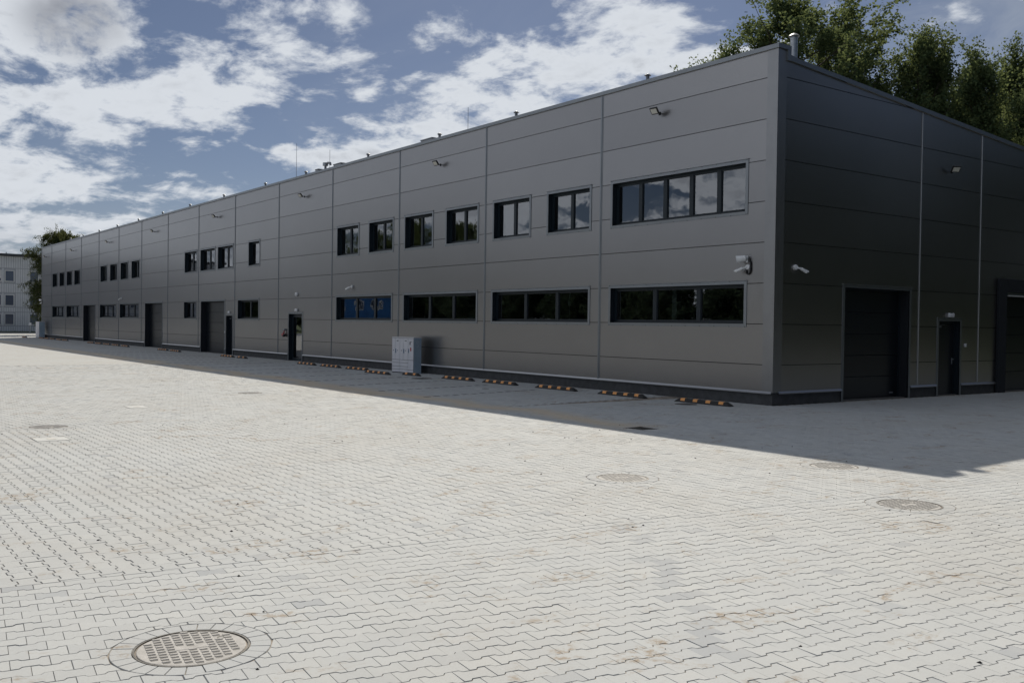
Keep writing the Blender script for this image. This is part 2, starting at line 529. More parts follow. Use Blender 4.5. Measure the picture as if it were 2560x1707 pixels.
pave = MB()
for (x0, x1, y0, y1) in ((-27, 17, -25, 0.25), (-0.25, 17, 0.25, 1.5), (-0.25, 8.6, 1.5, 20)):
    pave.quad((x0, y0, -0.0060), (x1, y0, -0.0060), (x1, y1, -0.0060), (x0, y1, -0.0060), 1)
for (x0, x1, y0, y1) in ((-113, -27, -44, 0.25), (-27, 17, -44, -25), (-113, -89.3, 0.25, 26)):
    pave.quad((x0, y0, -0.001), (x1, y0, -0.001), (x1, y1, -0.001), (x0, y1, -0.001), 0)
pavement = pave.build('pavement', [M['paving_far'], M['joint_sand']])
pavement['kind'] = 'structure'

MANHOLES = [  # x, y, radius, turn, ring of cut stones
    (9.71, -17.2, 0.325, 1.42, 1), (6.36, -10.75, 0.325, 1.1, 1), (9.38, -9.33, 0.335, 1.3, 1), (7.13, -7.52, 0.325, 0.9, 1),
    (-3.1, -15.55, 0.31, 0.9, 1), (-9.32, -9.52, 0.31, 1.6, 1), (-1.36, -1.55, 0.27, 0.0, 0)]
SQUARES = [(-1.2, -15.87, 0.24, 0.24), (-6.4, -13.18, 0.26, 0.2), (2.2, -6.45, 0.22, 0.2)]

PL, PW, PN = 0.2, 0.0825, 0.0575                       # stone length, half-width at the ends and at the waist
JR, JE = 0.0029, 0.0008                                 # half joints: between rows, between stones of a row
def paver_outline(grow=0.0):
    w, n, e = PW-JR+grow, PN-JR+grow, PL/2-JE+grow
    a, c = 0.060, 0.042
    return np.array([(-e, -w), (-a, -w), (-c, -n), (c, -n), (a, -w), (e, -w), (e, w), (a, w), (c, n), (-c, n), (-a, w), (-e, w)])
OUT_TOP, OUT_BOT = paver_outline(-0.0014), paver_outline(0.0)

def clip_half(poly, nx, ny, c):
    """keep the side nx*x+ny*y >= c"""
    res = []
    for i in range(len(poly)):
        a, b = poly[i], poly[(i+1) % len(poly)]
        da, db = nx*a[0]+ny*a[1]-c, nx*b[0]+ny*b[1]-c
        if da >= 0: res.append(a)
        if da*db < 0:
            t = da/(da-db)
            res.append((a[0]+(b[0]-a[0])*t, a[1]+(b[1]-a[1])*t))
    return res

BO = np.array((7.75, -17.8))                            # a point on the seam between the two laying directions
BD = np.array((0.1225, 1.0)); BD /= np.linalg.norm(BD)
BN = np.array((BD[1], -BD[0]))                          # towards +x
ZX = -2.75

def cam_px(P):
    d = P - np.array(CAM_POS)
    z = d @ np.array(fw)
    z = np.where(z < 0.05, 0.05, z)
    return 1280+FPX*(d @ np.array(rt2))/z, 853.5-FPX*(d @ np.array(up2))/z, d @ np.array(fw)

def lay(zone):
    """centres and directions of the stones of one zone"""
    if zone == 1: o, s, t, ns, nt = BO+BN*0.055, BD, BN, (-35, 165), (0, 95)
    elif zone == 2: o, s, t, ns, nt = np.array((ZX, -25.0)), np.array((1.0, 0)), np.array((0, 1.0)), (-2, 78), (0, 288)
    else:
        a = R(7.5)
        o, s, t, ns, nt = np.array((ZX, -27.0)), np.array((math.cos(a), math.sin(a))), np.array((-math.sin(a), math.cos(a))), (-140, 14), (0, 225)
    I, K = np.meshgrid(np.arange(*ns), np.arange(*nt))
    I, K = I.ravel(), K.ravel()
    su = (I + 0.5*(K % 2))*PL
    tu = K*(PW+PN)
    c = o[None]+su[:, None]*s[None]+tu[:, None]*t[None]
    sd = (c-BO) @ BN
    m = np.ones(len(c), bool)
    if zone == 1: m &= sd > -0.09
    if zone == 2: m &= (sd < 0.11) & (c[:, 0] > ZX-0.11)
    if zone == 3: m &= (c[:, 0] < ZX+0.11) & (c[:, 0] > -26.9)
    m &= (c[:, 1] < -0.06) | (c[:, 0] > 0.12)
    m &= (c[:, 1] > -24.9) & (c[:, 0] < 16.9) & (c[:, 1] < 14.9) & ((c[:, 1] < 1.45) | (c[:, 0] < 8.5))
    px, py, dep = cam_px(np.c_[c, np.zeros(len(c))])
    m &= (dep > 0.8) & (px > -900) & (px < 3500)
    return c[m], s, t, px[m], py[m], dep[m]

def build_pavers():
    V, F, T = [], [], []
    nv = 0
    solo = []
    for zone in (1, 2, 3):
        c, s, t, px, py, dep = lay(zone)
        n = len(c)
        sd = (c-BO) @ BN
        border = np.zeros(n, bool)
        if zone == 1: border |= sd < 0.085
        if zone == 2: border |= (sd > -0.14) | (c[:, 0] < ZX+0.14)
        if zone == 3: border |= c[:, 0] > ZX-0.14
        border |= (np.abs(c[:, 1]) < 0.14) & (c[:, 0] < 0.3)
        hole = np.zeros(n, bool); drop = np.zeros(n, bool)
        for (x, y, r_, tt, ring) in MANHOLES:
            d = np.hypot(c[:, 0]-x, c[:, 1]-y); rr = r_+(0.125 if ring else 0.012)
            drop |= d < rr-0.13
            hole |= d < rr+0.13
        for (x, y, hx, hy) in SQUARES:
            q = np.maximum(np.abs(c[:, 0]-x)-hx, np.abs(c[:, 1]-y)-hy)
            drop |= q < -0.12
            hole |= q < 0.13
        zj = RNG.normal(0, 0.0007, n); tx = RNG.normal(0, 0.008, n); ty = RNG.normal(0, 0.008, n)
        tint = np.clip(RNG.normal(0.86, 0.065, n)+np.where(c[:, 1] > -9.0, RNG.normal(0, 0.09, n), 0.0), 0.35, 1.0)
        odd = RNG.random(n) < 0.010
        tint[odd] = RNG.uniform(0.25, 0.55, odd.sum())
        if zone == 1:                                     # a stray line of greyer stones
            ln = (np.abs((c[:, 0]-12.1)*0.55+(c[:, 1]+15.1)*0.8) < 0.10) & (RNG.random(n) < 0.6)
            tint[ln] = RNG.uniform(0.25, 0.5, ln.sum())
        vis = (px > 0) & (px < 2560) & (py < 1700)
        for i in range(n):
            if drop[i]: continue
            if vis[i] and not border[i] and not hole[i]: solo.append((dep[i], c[i], s, tint[i], zj[i], tx[i], ty[i]))
        plain = ~(border | hole | drop)
        pi = np.where(plain)[0]
        yield_rows.append((zone, c, s, t, zj, tx, ty, tint, pi))
        for i in np.where((border | hole) & ~drop)[0]:
            P = [tuple(q) for q in c[i][None]+OUT_BOT[:, :1]*s[None]+OUT_BOT[:, 1:]*t[None]]
            if zone == 1: P = clip_half(P, BN[0], BN[1], BN @ BO+0.003)
            if zone == 2:
                P = clip_half(P, -BN[0], -BN[1], -(BN @ BO)+0.003)
                P = clip_half(P, 1, 0, ZX+0.003)
            if zone == 3: P = clip_half(P, -1, 0, -(ZX-0.003))
            if c[i][0] < 0.15 and c[i][1] > -0.3: P = clip_half(P, 0, -1, 0.004)
            for (mx, my, r_, tt, ring) in MANHOLES:               # cut along the ring by a chord
                rr = r_+(0.125 if ring else 0.012)
                d = math.hypot(c[i][0]-mx, c[i][1]-my)
                if d < rr+0.15 and len(P) > 2:
                    ux, uy = (c[i][0]-mx)/max(d, 1e-6), (c[i][1]-my)/max(d, 1e-6)
                    P = clip_half(P, ux, uy, ux*mx+uy*my+rr)
            for (mx, my, hx, hy) in SQUARES:
                ax, ay = abs(c[i][0]-mx)-hx-0.012, abs(c[i][1]-my)-hy-0.012
                if max(ax, ay) < 0.14 and len(P) > 2:
                    if ax > ay: sg = math.copysign(1, c[i][0]-mx); P = clip_half(P, sg, 0, sg*mx+hx+0.012)
                    else: sg = math.copysign(1, c[i][1]-my); P = clip_half(P, 0, sg, sg*my+hy+0.012)
            if len(P) < 3: continue
            q = np.array(P)
            area = 0.5*abs(np.dot(q[:, 0], np.roll(q[:, 1], 1))-np.dot(q[:, 1], np.roll(q[:, 0], 1)))
            if area < 0.0004: continue
            cc = q.mean(0)
            rings = [((cc+(q-cc)*0.965).tolist(), 0.0), (q.tolist(), -0.0066)]
            m_ = len(rings[0][0])
            for Q, zz in rings:
                V.append(np.array([(x, y, zz+zj[i]) for x, y in Q]))
            F.append(tuple(range(nv, nv+m_))); T.append(tint[i])
            for j in range(m_):
                F.append((nv+m_+j, nv+m_+(j+1) % m_, nv+(j+1) % m_, nv+j)); T.append(tint[i])
            nv += 2*m_
    solo.sort(key=lambda q: q[0])
    chosen = solo[:300]
    keys = {(round(float(q[1][0]), 4), round(float(q[1][1]), 4)) for q in chosen}
    for zone, c, s, t, zj, tx, ty, tint, pi in yield_rows:
        pi = np.array([i for i in pi if (round(float(c[i][0]), 4), round(float(c[i][1]), 4)) not in keys])
        n = len(pi)
        if n == 0: continue
        blk = np.zeros((n, 24, 3))
        for q, (out_, zz) in enumerate(((OUT_TOP, 0.0), (OUT_BOT, -0.0066))):
            blk[:, q*12:(q+1)*12, :2] = c[pi][:, None]+out_[None, :, :1]*s+out_[None, :, 1:]*t
            blk[:, q*12:(q+1)*12, 2] = zz+zj[pi][:, None]+(out_[None, :, 0]*tx[pi][:, None]+out_[None, :, 1]*ty[pi][:, None])
        V.append(blk.reshape(-1, 3))
        top = list(range(12))
        side = [(12+j, 12+(j+1) % 12, (j+1) % 12, j) for j in range(12)]
        for q in range(n):
            b = nv+q*24
            F.append(tuple(b+j for j in top))
            F.extend((b+a0, b+a1, b+a2, b+a3) for a0, a1, a2, a3 in side)
        T.extend(np.repeat(tint[pi], 13).tolist())
        nv += n*24
    me = bpy.data.meshes.new('paver_field')
    me.from_pydata(np.concatenate(V), [], F)
    at = me.attributes.new('tint', 'FLOAT', 'FACE')
    at.data.foreach_set('value', np.array(T, dtype=np.float32))
    me.materials.append(M['paver'])
    o = link('paver_field', me, pavement)
    o['kind'] = 'stuff'
    # the 300 nearest stones, each on its own
    shared = []
    for q in range(12):
        V2 = [(x, y, 0.0) for x, y in OUT_TOP]+[(x, y, -0.0066) for x, y in OUT_BOT]
        me2 = bpy.data.meshes.new('paver')
        me2.from_pydata(V2, [], [tuple(range(12))]+[(12+j, 12+(j+1) % 12, (j+1) % 12, j) for j in range(12)])
        at = me2.attributes.new('tint', 'FLOAT', 'FACE')
        at.data.foreach_set('value', np.full(13, q/11.0, dtype=np.float32))
        me2.materials.append(M['paver'])
        shared.append(me2)
    for dep, c, s, ti, zj, tx, ty in chosen:
        ob = bpy.data.objects.new('paver', shared[int(round(ti*11))])
        COL.objects.link(ob)
        ob.parent = pavement
        ob.location = (c[0], c[1], zj)
        ob.rotation_euler = (ty, -tx, math.atan2(s[1], s[0]))
    print('pavers', sum(len(r[8]) for r in yield_rows), 'faces', len(F))
yield_rows = []
build_pavers()

# dark stones that mark the parking bays
def bay_marks():
    mb = MB().cbox(-0.098, 0.098, -0.055, 0.055, -0.012, 0.0035, 0.003)
    me = mb.mesh('dark_paver', M['dark_paver'])
    for x0 in np.arange(-6.1, -44, -2.42):
        for i in range(13):
            y = -1.95-i*0.34
            link('dark_paver', me, pavement, (x0-(y+6.2)*0.22+random.uniform(-.02, .02), y, 0.0), R(90+12))
bay_marks()

# covers in the paving
WHERE = ['near the bottom left corner of the picture', 'in the sunlit paving beyond the middle of the yard', 'at the right, just outside the shadow tip', 'right at the edge of the building shadow',
         'far to the left beside a white slab', 'in the sunlit paving left of the lockers', 'in the shade in front of the first wheel stop']
def manhole(i, x, y, r_, turn, ring):
    root = empty('manhole_cover', (x, y, 0), turn)
    tag(root, 'ribbed sandy manhole cover '+WHERE[i] if ring else 'plain dark round cover '+WHERE[i], 'manhole cover', 'round covers in the paving')
    if not ring:
        MB().lathe([(r_, -0.012), (r_, 0.002), (r_-0.006, 0.004)], 32).build('lid', M['iron_dark'], root)
        MB().tube([(-0.05, 0, 0.006), (0.05, 0, 0.006)], 0.006).build('lifting_bar', M['iron_dark'], root)
        return
    MB().lathe([(r_-0.022, -0.02), (r_-0.022, -0.003), (r_-0.026, -0.001)], 40).build('lid', M['cover_sand'], root)
    rim = MB()
    n = 48
    for a, b, z0, z1 in ((r_-0.012, r_-0.001, -0.02, 0.001),):
        for j in range(n):
            t0, t1 = 2*math.pi*j/n, 2*math.pi*(j+1)/n
            p = lambda rr, t, z: (rr*math.cos(t), rr*math.sin(t), z)
            rim.quad(p(a, t0, z1), p(b, t0, z1), p(b, t1, z1), p(a, t1, z1))
            rim.quad(p(a, t0, z0), p(a, t0, z1), p(a, t1, z1), p(a, t1, z0))
            rim.quad(p(b, t0, z0), p(b, t1, z0), p(b, t1, z1), p(b, t0, z1))
    rim.build('rim', M['iron_dark'], root)
    slots, ribs = MB(), MB()
    px, py = 0.056, 0.046
    for a in range(-6, 7):
        for b in range(-7, 8):
            u, v = a*px, b*py+(0.5*py if a % 2 else 0)
            if math.hypot(u, v) > r_-0.045: continue
            if abs(v) < 0.03 and abs(u) < 0.10: continue
            if math.hypot(u-0.19, v-0.12) < 0.035: continue
            slots.box(u-0.020, u+0.020, v-0.0068, v+0.0068, -0.004, -0.0002)
            ribs.cbox(u-0.022, u+0.022, v+0.012, v+0.032, -0.004, 0.0022, 0.0015)
    slots.build('slots', M['iron_dark'], root)
    ribs.build('tread', M['cover_sand'], root)
    MB().cbox(-0.095, 0.095, -0.018, 0.018, -0.004, 0.0006, 0.001).build('name_field', M['cover_sand'], root)
    key = MB().lathe([(0.026, -0.006), (0.026, 0.0005), (0.016, 0.0005), (0.016, -0.004)], 16, M=Matrix.Translation((0.19, 0.12, 0)))
    key.build('key_hole', M['iron_dark'], root)
    w = 26
    stone = MB()
    a0, a1 = r_+0.003, r_+0.121
    h = math.pi/w*0.955
    P = [(a0*math.cos(-h), a0*math.sin(-h)), (a1*math.cos(-h), a1*math.sin(-h)), (a1, 0), (a1*math.cos(h), a1*math.sin(h)), (a0*math.cos(h), a0*math.sin(h)), (a0, 0)]
    cx = sum(q[0] for q in P)/6
    stone.add([(cx+(q[0]-cx)*0.96, q[1]*0.97, 0.0005) for q in P]+[(q[0], q[1], -0.0055) for q in P],
              [tuple(range(6))]+[(6+j, 6+(j+1) % 6, (j+1) % 6, j) for j in range(6)])
    me = stone.mesh('ring_stone', M['paver'])
    at = me.attributes.new('tint', 'FLOAT', 'FACE')
    at.data.foreach_set('value', np.full(7, 0.72, dtype=np.float32))
    for j in range(w):
        link('ring_stone', me, root, (0, 0, random.uniform(-0.001, 0.001)), 2*math.pi*j/w)
for i, q in enumerate(MANHOLES): manhole(i, *q)

sq = empty('concrete_slab', (-1.2, -15.87, 0), 0)
tag(sq, 'pale square concrete slab set in the paving beside the far left cover', 'slab', 'pale slabs in the paving')
MB().cbox(-0.24, 0.24, -0.24, 0.24, -0.02, 0.004, 0.004).build('slab', M['concrete_pale'], sq)
MB().cbox(-0.10, 0.10, -0.06, 0.06, 0.0042, 0.007, 0.001).build('lid', M['kerb'], sq)
s2 = empty('concrete_slab', (-6.4, -13.18, 0), 0)
tag(s2, 'smaller pale rectangular slab farther back in the sunlit paving', 'slab', 'pale slabs in the paving')
MB().cbox(-0.26, 0.26, -0.2, 0.2, -0.02, 0.004, 0.004).build('slab', M['concrete_pale'], s2)
MB().cbox(-0.08, 0.08, -0.05, 0.05, 0.0042, 0.007, 0.001).build('lid', M['kerb'], s2)
g = empty('drain_grate', (2.2, -6.45, 0), 0)
tag(g, 'dark square drain grate in the shaded paving near the shadow edge', 'drain')
MB().box(-0.22, 0.22, -0.2, 0.2, -0.03, -0.012).build('sump', M['locker_gap'], g)
fr_ = MB().box(-0.22, -0.19, -0.2, 0.2, -0.03, 0.001).box(0.19, 0.22, -0.2, 0.2, -0.03, 0.001).box(-0.19, 0.19, -0.2, -0.17, -0.03, 0.001).box(-0.19, 0.19, 0.17, 0.2, -0.03, 0.001)
fr_.build('frame', M['iron_dark'], g)
barm = MB().box(-0.009, 0.009, -0.17, 0.17, -0.012, -0.001).mesh('bar', M['iron_dark'])
for j in range(9): link('bar', barm, g, (-0.16+j*0.04, 0, 0))
for x, y, lab in ((-13.33, -1.9, 'flat dark oval cover in the paving right of the parcel lockers'),):
    o = empty('shaft_cover', (x, y, 0)); tag(o, lab, 'cover')
    MB().lathe([(0.36, -0.01), (0.36, 0.003), (0.35, 0.005)], 32).build('lid', M['iron_dark'], o)
    MB().tube([(-0.06, 0, 0.008), (0.06, 0, 0.008)], 0.006).build('lifting_bar', M['iron_dark'], o)
o = empty('valve_box', (-8.02, -2.92, 0)); tag(o, 'pale round collar with a dark valve cap in the shaded paving', 'valve box')
MB().lathe([(0.33, -0.01), (0.33, 0.003), (0.32, 0.005)], 32).build('collar', M['concrete_pale'], o)
MB().lathe([(0.11, 0.0), (0.11, 0.008), (0.10, 0.010)], 24).build('cap', M['iron_dark'], o)

FARCOV = [(-19.75, -9.82, 'small sandy round cover in the far sunlit paving'), (-24.2, -10.5, 'tiny sandy round cover farthest back in the sunlit paving'), (-24.8, -11.55, 'sandy round cover just left of the farthest cover')]
for x, y, lab in FARCOV:
    o = empty('manhole_cover', (x, y, 0)); tag(o, lab, 'manhole cover', 'round covers in the paving')
    MB().lathe([(0.31, -0.01), (0.31, 0.003), (0.30, 0.004)], 28).build('lid', M['cover_sand'], o)
    MB().lathe([(0.34, -0.01), (0.34, 0.0015), (0.33, 0.002)], 28).build('rim', M['iron_dark'], o)

grit = MB()
for i in range(170):
    x, y = random.uniform(-3, 15), random.uniform(-17.8, -6)
    r_ = random.choice((0.004, 0.006, 0.009, 0.013))
    bmv = [(x+r_*random.uniform(.6, 1.3)*a, y+r_*random.uniform(.6, 1.3)*b, z) for a, b, z in ((-1, -.8, 0), (1, -.6, 0), (.7, 1, 0), (-.8, .9, 0), (0.1, 0.1, r_))]
    grit.add(bmv, ((0, 1, 4), (1, 2, 4), (2, 3, 4), (3, 0, 4)))
o = grit.build('loose_grit', M['grit'])
tag(o, 'dark crumbs of grit scattered over the pale paving', 'grit', kind='stuff')

# ------------------------------------------------------------------ the warehouse
LEN, DEPTH = 88.93, 18.0
BAY0, BAY = -6.385, 5.992
ZB, ZT = 0.33, 8.64
VJ = [BAY0-BAY*i for i in range(14)]
PLONG = lambda u, d, z: (u, d, z)
PEND = lambda u, d, z: (-d, u, z)
house = empty('warehouse', (0, 0, 0))
tag(house, 'long two-storey dark grey warehouse clad in horizontal steel panels', 'building')

UP = (4.70, 6.08); LO = (1.90, 3.06)
# outer edges of the window surrounds: x0, x1, z0, z1, panes
LWIN = [(-5.95, -0.85, *UP, 5), (-8.96, -6.80, *UP, 2), (-11.94, -9.78, *UP, 2), (-14.95, -12.78, *UP, 2), (-17.97, -15.79, *UP, 2),
        (-20.94, -18.79, *UP, 2), (-23.91, -21.76, *UP, 2), (-34.40, -32.76, *UP, 1), (-39.09, -36.58, *UP, 2), (-42.06, -39.45, *UP, 2), (-44.97, -42.60, *UP, 2),
        (-56.9, -54.75, *UP, 2), (-59.84, -57.72, *UP, 2), (-62.85, -60.72, *UP, 2), (-65.82, -63.7, *UP, 2),
        (-74.9, -72.67, *UP, 2), (-77.85, -75.66, *UP, 2), (-80.84, -78.68, *UP, 2), (-83.9, -81.68, *UP, 2),
        (-5.98, -0.84, *LO, 3), (-11.97, -6.81, *LO, 3), (-18.01, -12.80, *LO, 3), (-23.95, -18.85, *LO, 3), (-35.92, -32.82, *LO, 2), (-45.05, -42.65, *LO, 2),
        (-60.0, -54.86, *LO, 3), (-65.94, -60.93, *LO, 3), (-77.9, -72.87, *LO, 3), (-83.95, -78.76, *LO, 3)]
LGATE = [(-41.92, -37.80, 3.06), (-53.46, -49.37, 3.06), (-71.52, -67.34, 3.06)]
LDOOR = [(-29.12, -27.40, 2.33, 'glazed'), (-37.70, -36.53, 2.24, 'solid')]
EGATE = [(2.73, 5.87, 3.05), (10.95, 14.6, 3.06)]
EDOOR = [(7.20, 8.51, 2.24, 'steel')]
EJ = [6.25, 9.445, 15.4]
SW = 0.085                                               # width of the sheet surround

def subtract(u0, u1, z0, z1, holes):
    """rectangle minus rectangles, as a list of rectangles"""
    us = sorted({u0, u1}|{min(max(h[i], u0), u1) for h in holes for i in (0, 1)})
    res = []
    for a, b in zip(us, us[1:]):
        if b-a < 1e-4: continue
        mid = (a+b)/2
        segs = [(z0, z1)]
        for h in holes:
            if h[0] < mid < h[1]:
                nxt = []
                for s0, s1 in segs:
                    if h[3] <= s0 or h[2] >= s1: nxt.append((s0, s1)); continue
                    if h[2] > s0: nxt.append((s0, h[2]))
                    if h[3] < s1: nxt.append((h[3], s1))
                segs = nxt
        res += [(a, b, s0, s1) for s0, s1 in segs if s1-s0 > 1e-4]
    return res

def panels(P, bays, holes, ztop):
    rows = [ZB]+[float(i)-0.008 for i in range(1, 9)]+[ZT]
    gap = 0.017
    for (u0, u1) in bays:
        for z0, z1 in zip(rows, rows[1:]):
            top = z1-gap if z1 < ZT else z1
            pieces = subtract(u0, u1, z0, z1, holes)
            grp = list(range(len(pieces)))
            def find(i):
                while grp[i] != i: i = grp[i]
                return i
            for i in range(len(pieces)):
                for j in range(i):
                    A, B = pieces[i], pieces[j]
                    if (abs(A[0]-B[1]) < 1e-6 or abs(A[1]-B[0]) < 1e-6) and min(A[3], B[3])-max(A[2], B[2]) > 1e-4: grp[find(i)] = find(j)
            for root in sorted(set(find(i) for i in range(len(pieces)))):
                mb = MB()
                for a, b, s0, s1 in [q for i, q in enumerate(pieces) if find(i) == root]:
                    t_ = min(s1, top)
                    if callable(ztop):
                        ta, tb = min(t_, ztop(a)), min(t_, ztop(b))
                        if ta <= s0 and tb <= s0: continue
                        if min(ta, tb) <= s0+0.001 and ta != tb:        # a wedge under the falling roof
                            uz = a+(b-a)*(ztop(a)-s0)/max(ztop(a)-ztop(b), 1e-6)
                            mb.add([P(a, 0, s0), P(uz, 0, s0), P(a, 0, min(t_, ztop(a)))], ((0, 1, 2),))
                            continue
                    else: ta = tb = t_
                    if t_-s0 < 0.002: continue
                    mb.quad(P(a, 0, s0), P(b, 0, s0), P(b, 0, tb), P(a, 0, ta))
                    if s1 == z1 and z1 < ZT and ta == t_ and tb == t_:   # the open joint above the panel
                        mb.quad(P(a, 0, t_), P(b, 0, t_), P(b, 0.03, t_), P(a, 0.03, t_), 1)
                        mb.quad(P(a, 0.03, t_), P(b, 0.03, t_), P(b, 0.03, z1+0.012), P(a, 0.03, z1+0.012), 1)
                    if s0 == z0: mb.quad(P(a, 0, s0), P(a, 0.03, s0), P(b, 0.03, s0), P(b, 0, s0))
                if mb.f: mb.build('panel', [M['facade_steel'], M['joint_dark']], house)

def roof_z(u):                                           # cap height along the gable end, falling to the back
    return 8.40-(u-0.33)*0.0745

def wins(P, x0, x1, z0, z1, n):
    """one window: flat sheet surround, reveal, dark frame with mullions, panes"""
    a, b, c, d = x0+SW, x1-SW, z0+SW, z1-SW
    dep = 0.15
    w = MB()
    fwid = 0.065
    w.box(a, b, dep, dep+0.07, c, c+fwid, P=P); w.box(a, b, dep, dep+0.07, d-fwid, d, P=P)
    w.box(a, a+fwid, dep, dep+0.07, c+fwid, d-fwid, P=P); w.box(b-fwid, b, dep, dep+0.07, c+fwid, d-fwid, P=P)
    step = (b-a-fwid)/n
    mw = 0.13 if n != 3 else 0.14
    edges = []
    for i in range(n):
        l = a+fwid if i == 0 else a+fwid/2+step*i+mw/2
        r_ = b-fwid if i == n-1 else a+fwid/2+step*(i+1)-mw/2
        edges.append((l, r_))
        if i < n-1: w.box(r_, a+fwid/2+step*(i+1)+mw/2, dep-0.004, dep+0.07, c+fwid, d-fwid, P=P)
    win = w.build('window', M['frame_dark'], house)
    # sash bead round each pane
    for (l, r_) in edges:
        e = 0.022
        bd = MB()
        bd.box(l, r_, dep+0.012, dep+0.06, c+fwid, c+fwid+e, P=P); bd.box(l, r_, dep+0.012, dep+0.06, d-fwid-e, d-fwid, P=P)
        bd.box(l, l+e, dep+0.012, dep+0.06, c+fwid+e, d-fwid-e, P=P); bd.box(r_-e, r_, dep+0.012, dep+0.06, c+fwid+e, d-fwid-e, P=P)
        bd.build('sash', M['frame_dark'], win)
        mb = MB()
        jit = random.uniform(-0.0015, 0.0015)
        mb.quad(P(l+e, dep+0.035+jit, c+fwid+e), P(r_-e, dep+0.035-jit, c+fwid+e), P(r_-e, dep+0.035-jit+random.uniform(-.002, .002), d-fwid-e), P(l+e, dep+0.035+jit, d-fwid-e))
        mb.build('pane', M['glass'], win)
    rv = MB()
    rv.quad(P(a, -0.002, c), P(a, dep, c), P(a, dep, d), P(a, -0.002, d))
    rv.quad(P(b, -0.002, c), P(b, -0.002, d), P(b, dep, d), P(b, dep, c))
    rv.quad(P(a, -0.002, d), P(a, dep, d), P(b, dep, d), P(b, -0.002, d))
    rv.quad(P(a, -0.002, c), P(b, -0.002, c), P(b, dep, c), P(a, dep, c))
    rv.build('reveal', M['frame_dark'], win)
    surround(P, win, x0, x1, z0, z1, False)
    return win

def surround(P, parent, x0, x1, z0, z1, floor, out=0.014):
    a, b, c, d = x0+SW, x1-SW, z0+SW, z1-SW
    s = MB()
    def strip(q):                                        # mitred strip, turned down at its outer edge
        (u0, v0), (u1, v1), (u2, v2), (u3, v3) = q       # outer, outer, inner, inner
        s.quad(P(u0, -out, v0), P(u1, -out, v1), P(u2, -out-0.003, v2), P(u3, -out-0.003, v3))
        s.quad(P(u0, 0.0, v0), P(u1, 0.0, v1), P(u1, -out, v1), P(u0, -out, v0))
        s.quad(P(u3, -out-0.003, v3), P(u2, -out-0.003, v2), P(u2, 0.02, v2), P(u3, 0.02, v3))
    if floor:
        strip(((x0, z0), (x0, z1), (a, d), (a, z0))); strip(((x1, z1), (x1, z0), (b, z0), (b, d)))
        strip(((x0, z1), (x1, z1), (b, d), (a, d)))
    else:
        strip(((x0, z0), (x0, z1), (a, d), (a, c))); strip(((x1, z1), (x1, z0), (b, c), (b, d)))
        strip(((x0, z1), (x1, z1), (b, d), (a, d)))
        strip(((x1, z0), (x0, z0), (a, c), (b, c)))
    s.build('surround', M['trim_steel'], parent)
    # bright folded edge on top
    MB().box(x0-0.01, x1+0.01, -out-0.028, 0.0, z1+0.0015, z1+0.012, P=P).build('drip_edge', M['edge_steel'], parent)
    if not floor:
        sc = MB()
        n = max(2, int((x1-x0)/0.5)+1)
        for i in range(n):
            u = x0+0.05+(x1-x0-0.1)*i/(n-1)
            for z in (z0+0.012, z1-0.016): sc.box(u-0.008, u+0.008, -out-0.007, -out+0.001, z-0.008, z+0.008, P=P)
        sc.build('screws', M['lamp_black'], parent)

def gate(P, x0, x1, z1, logo=True):
    a, b, d = x0+SW, x1-SW, z1-SW
    dep = 0.30
    nsec = 5 if z1 < 3.2 else 6
    g_ = MB()
    g_.box(a, a+0.035, dep-0.02, dep+0.03, 0.0, d, P=P); g_.box(b-0.035, b, dep-0.02, dep+0.03, 0.0, d, P=P)
    g_.box(a+0.035, b-0.035, dep-0.02, dep+0.03, d-0.05, d, P=P)
    gt = g_.build('gate', M['frame_dark'], house)
    hs = (d-0.05-0.035)/nsec
    for i in range(nsec):
        MB().cbox(a+0.036, b-0.036, dep+0.004, dep+0.05, 0.036+i*hs, 0.036+(i+1)*hs-0.006, 0.008, P=P).build('section', M['gate_dark'], gt)
    MB().box(a+0.036, b-0.036, dep+0.002, dep+0.05, 0.004, 0.032, P=P).build('bottom_seal', M['rubber'], gt)
    if logo: MB().box(b-0.42, b-0.24, dep+0.0015, dep+0.006, 0.13, 0.155, P=P).build('plate', M['grey_plastic'], gt)
    rv = MB()
    rv.quad(P(a, -0.002, 0), P(a, dep, 0), P(a, dep, d), P(a, -0.002, d))
    rv.quad(P(b, -0.002, 0), P(b, -0.002, d), P(b, dep, d), P(b, dep, 0))
    rv.quad(P(a, -0.002, d), P(a, dep, d), P(b, dep, d), P(b, -0.002, d))
    rv.build('reveal', M['jamb_dark'], gt)
    surround(P, gt, x0, x1, 0.0, z1, True)
    return gt

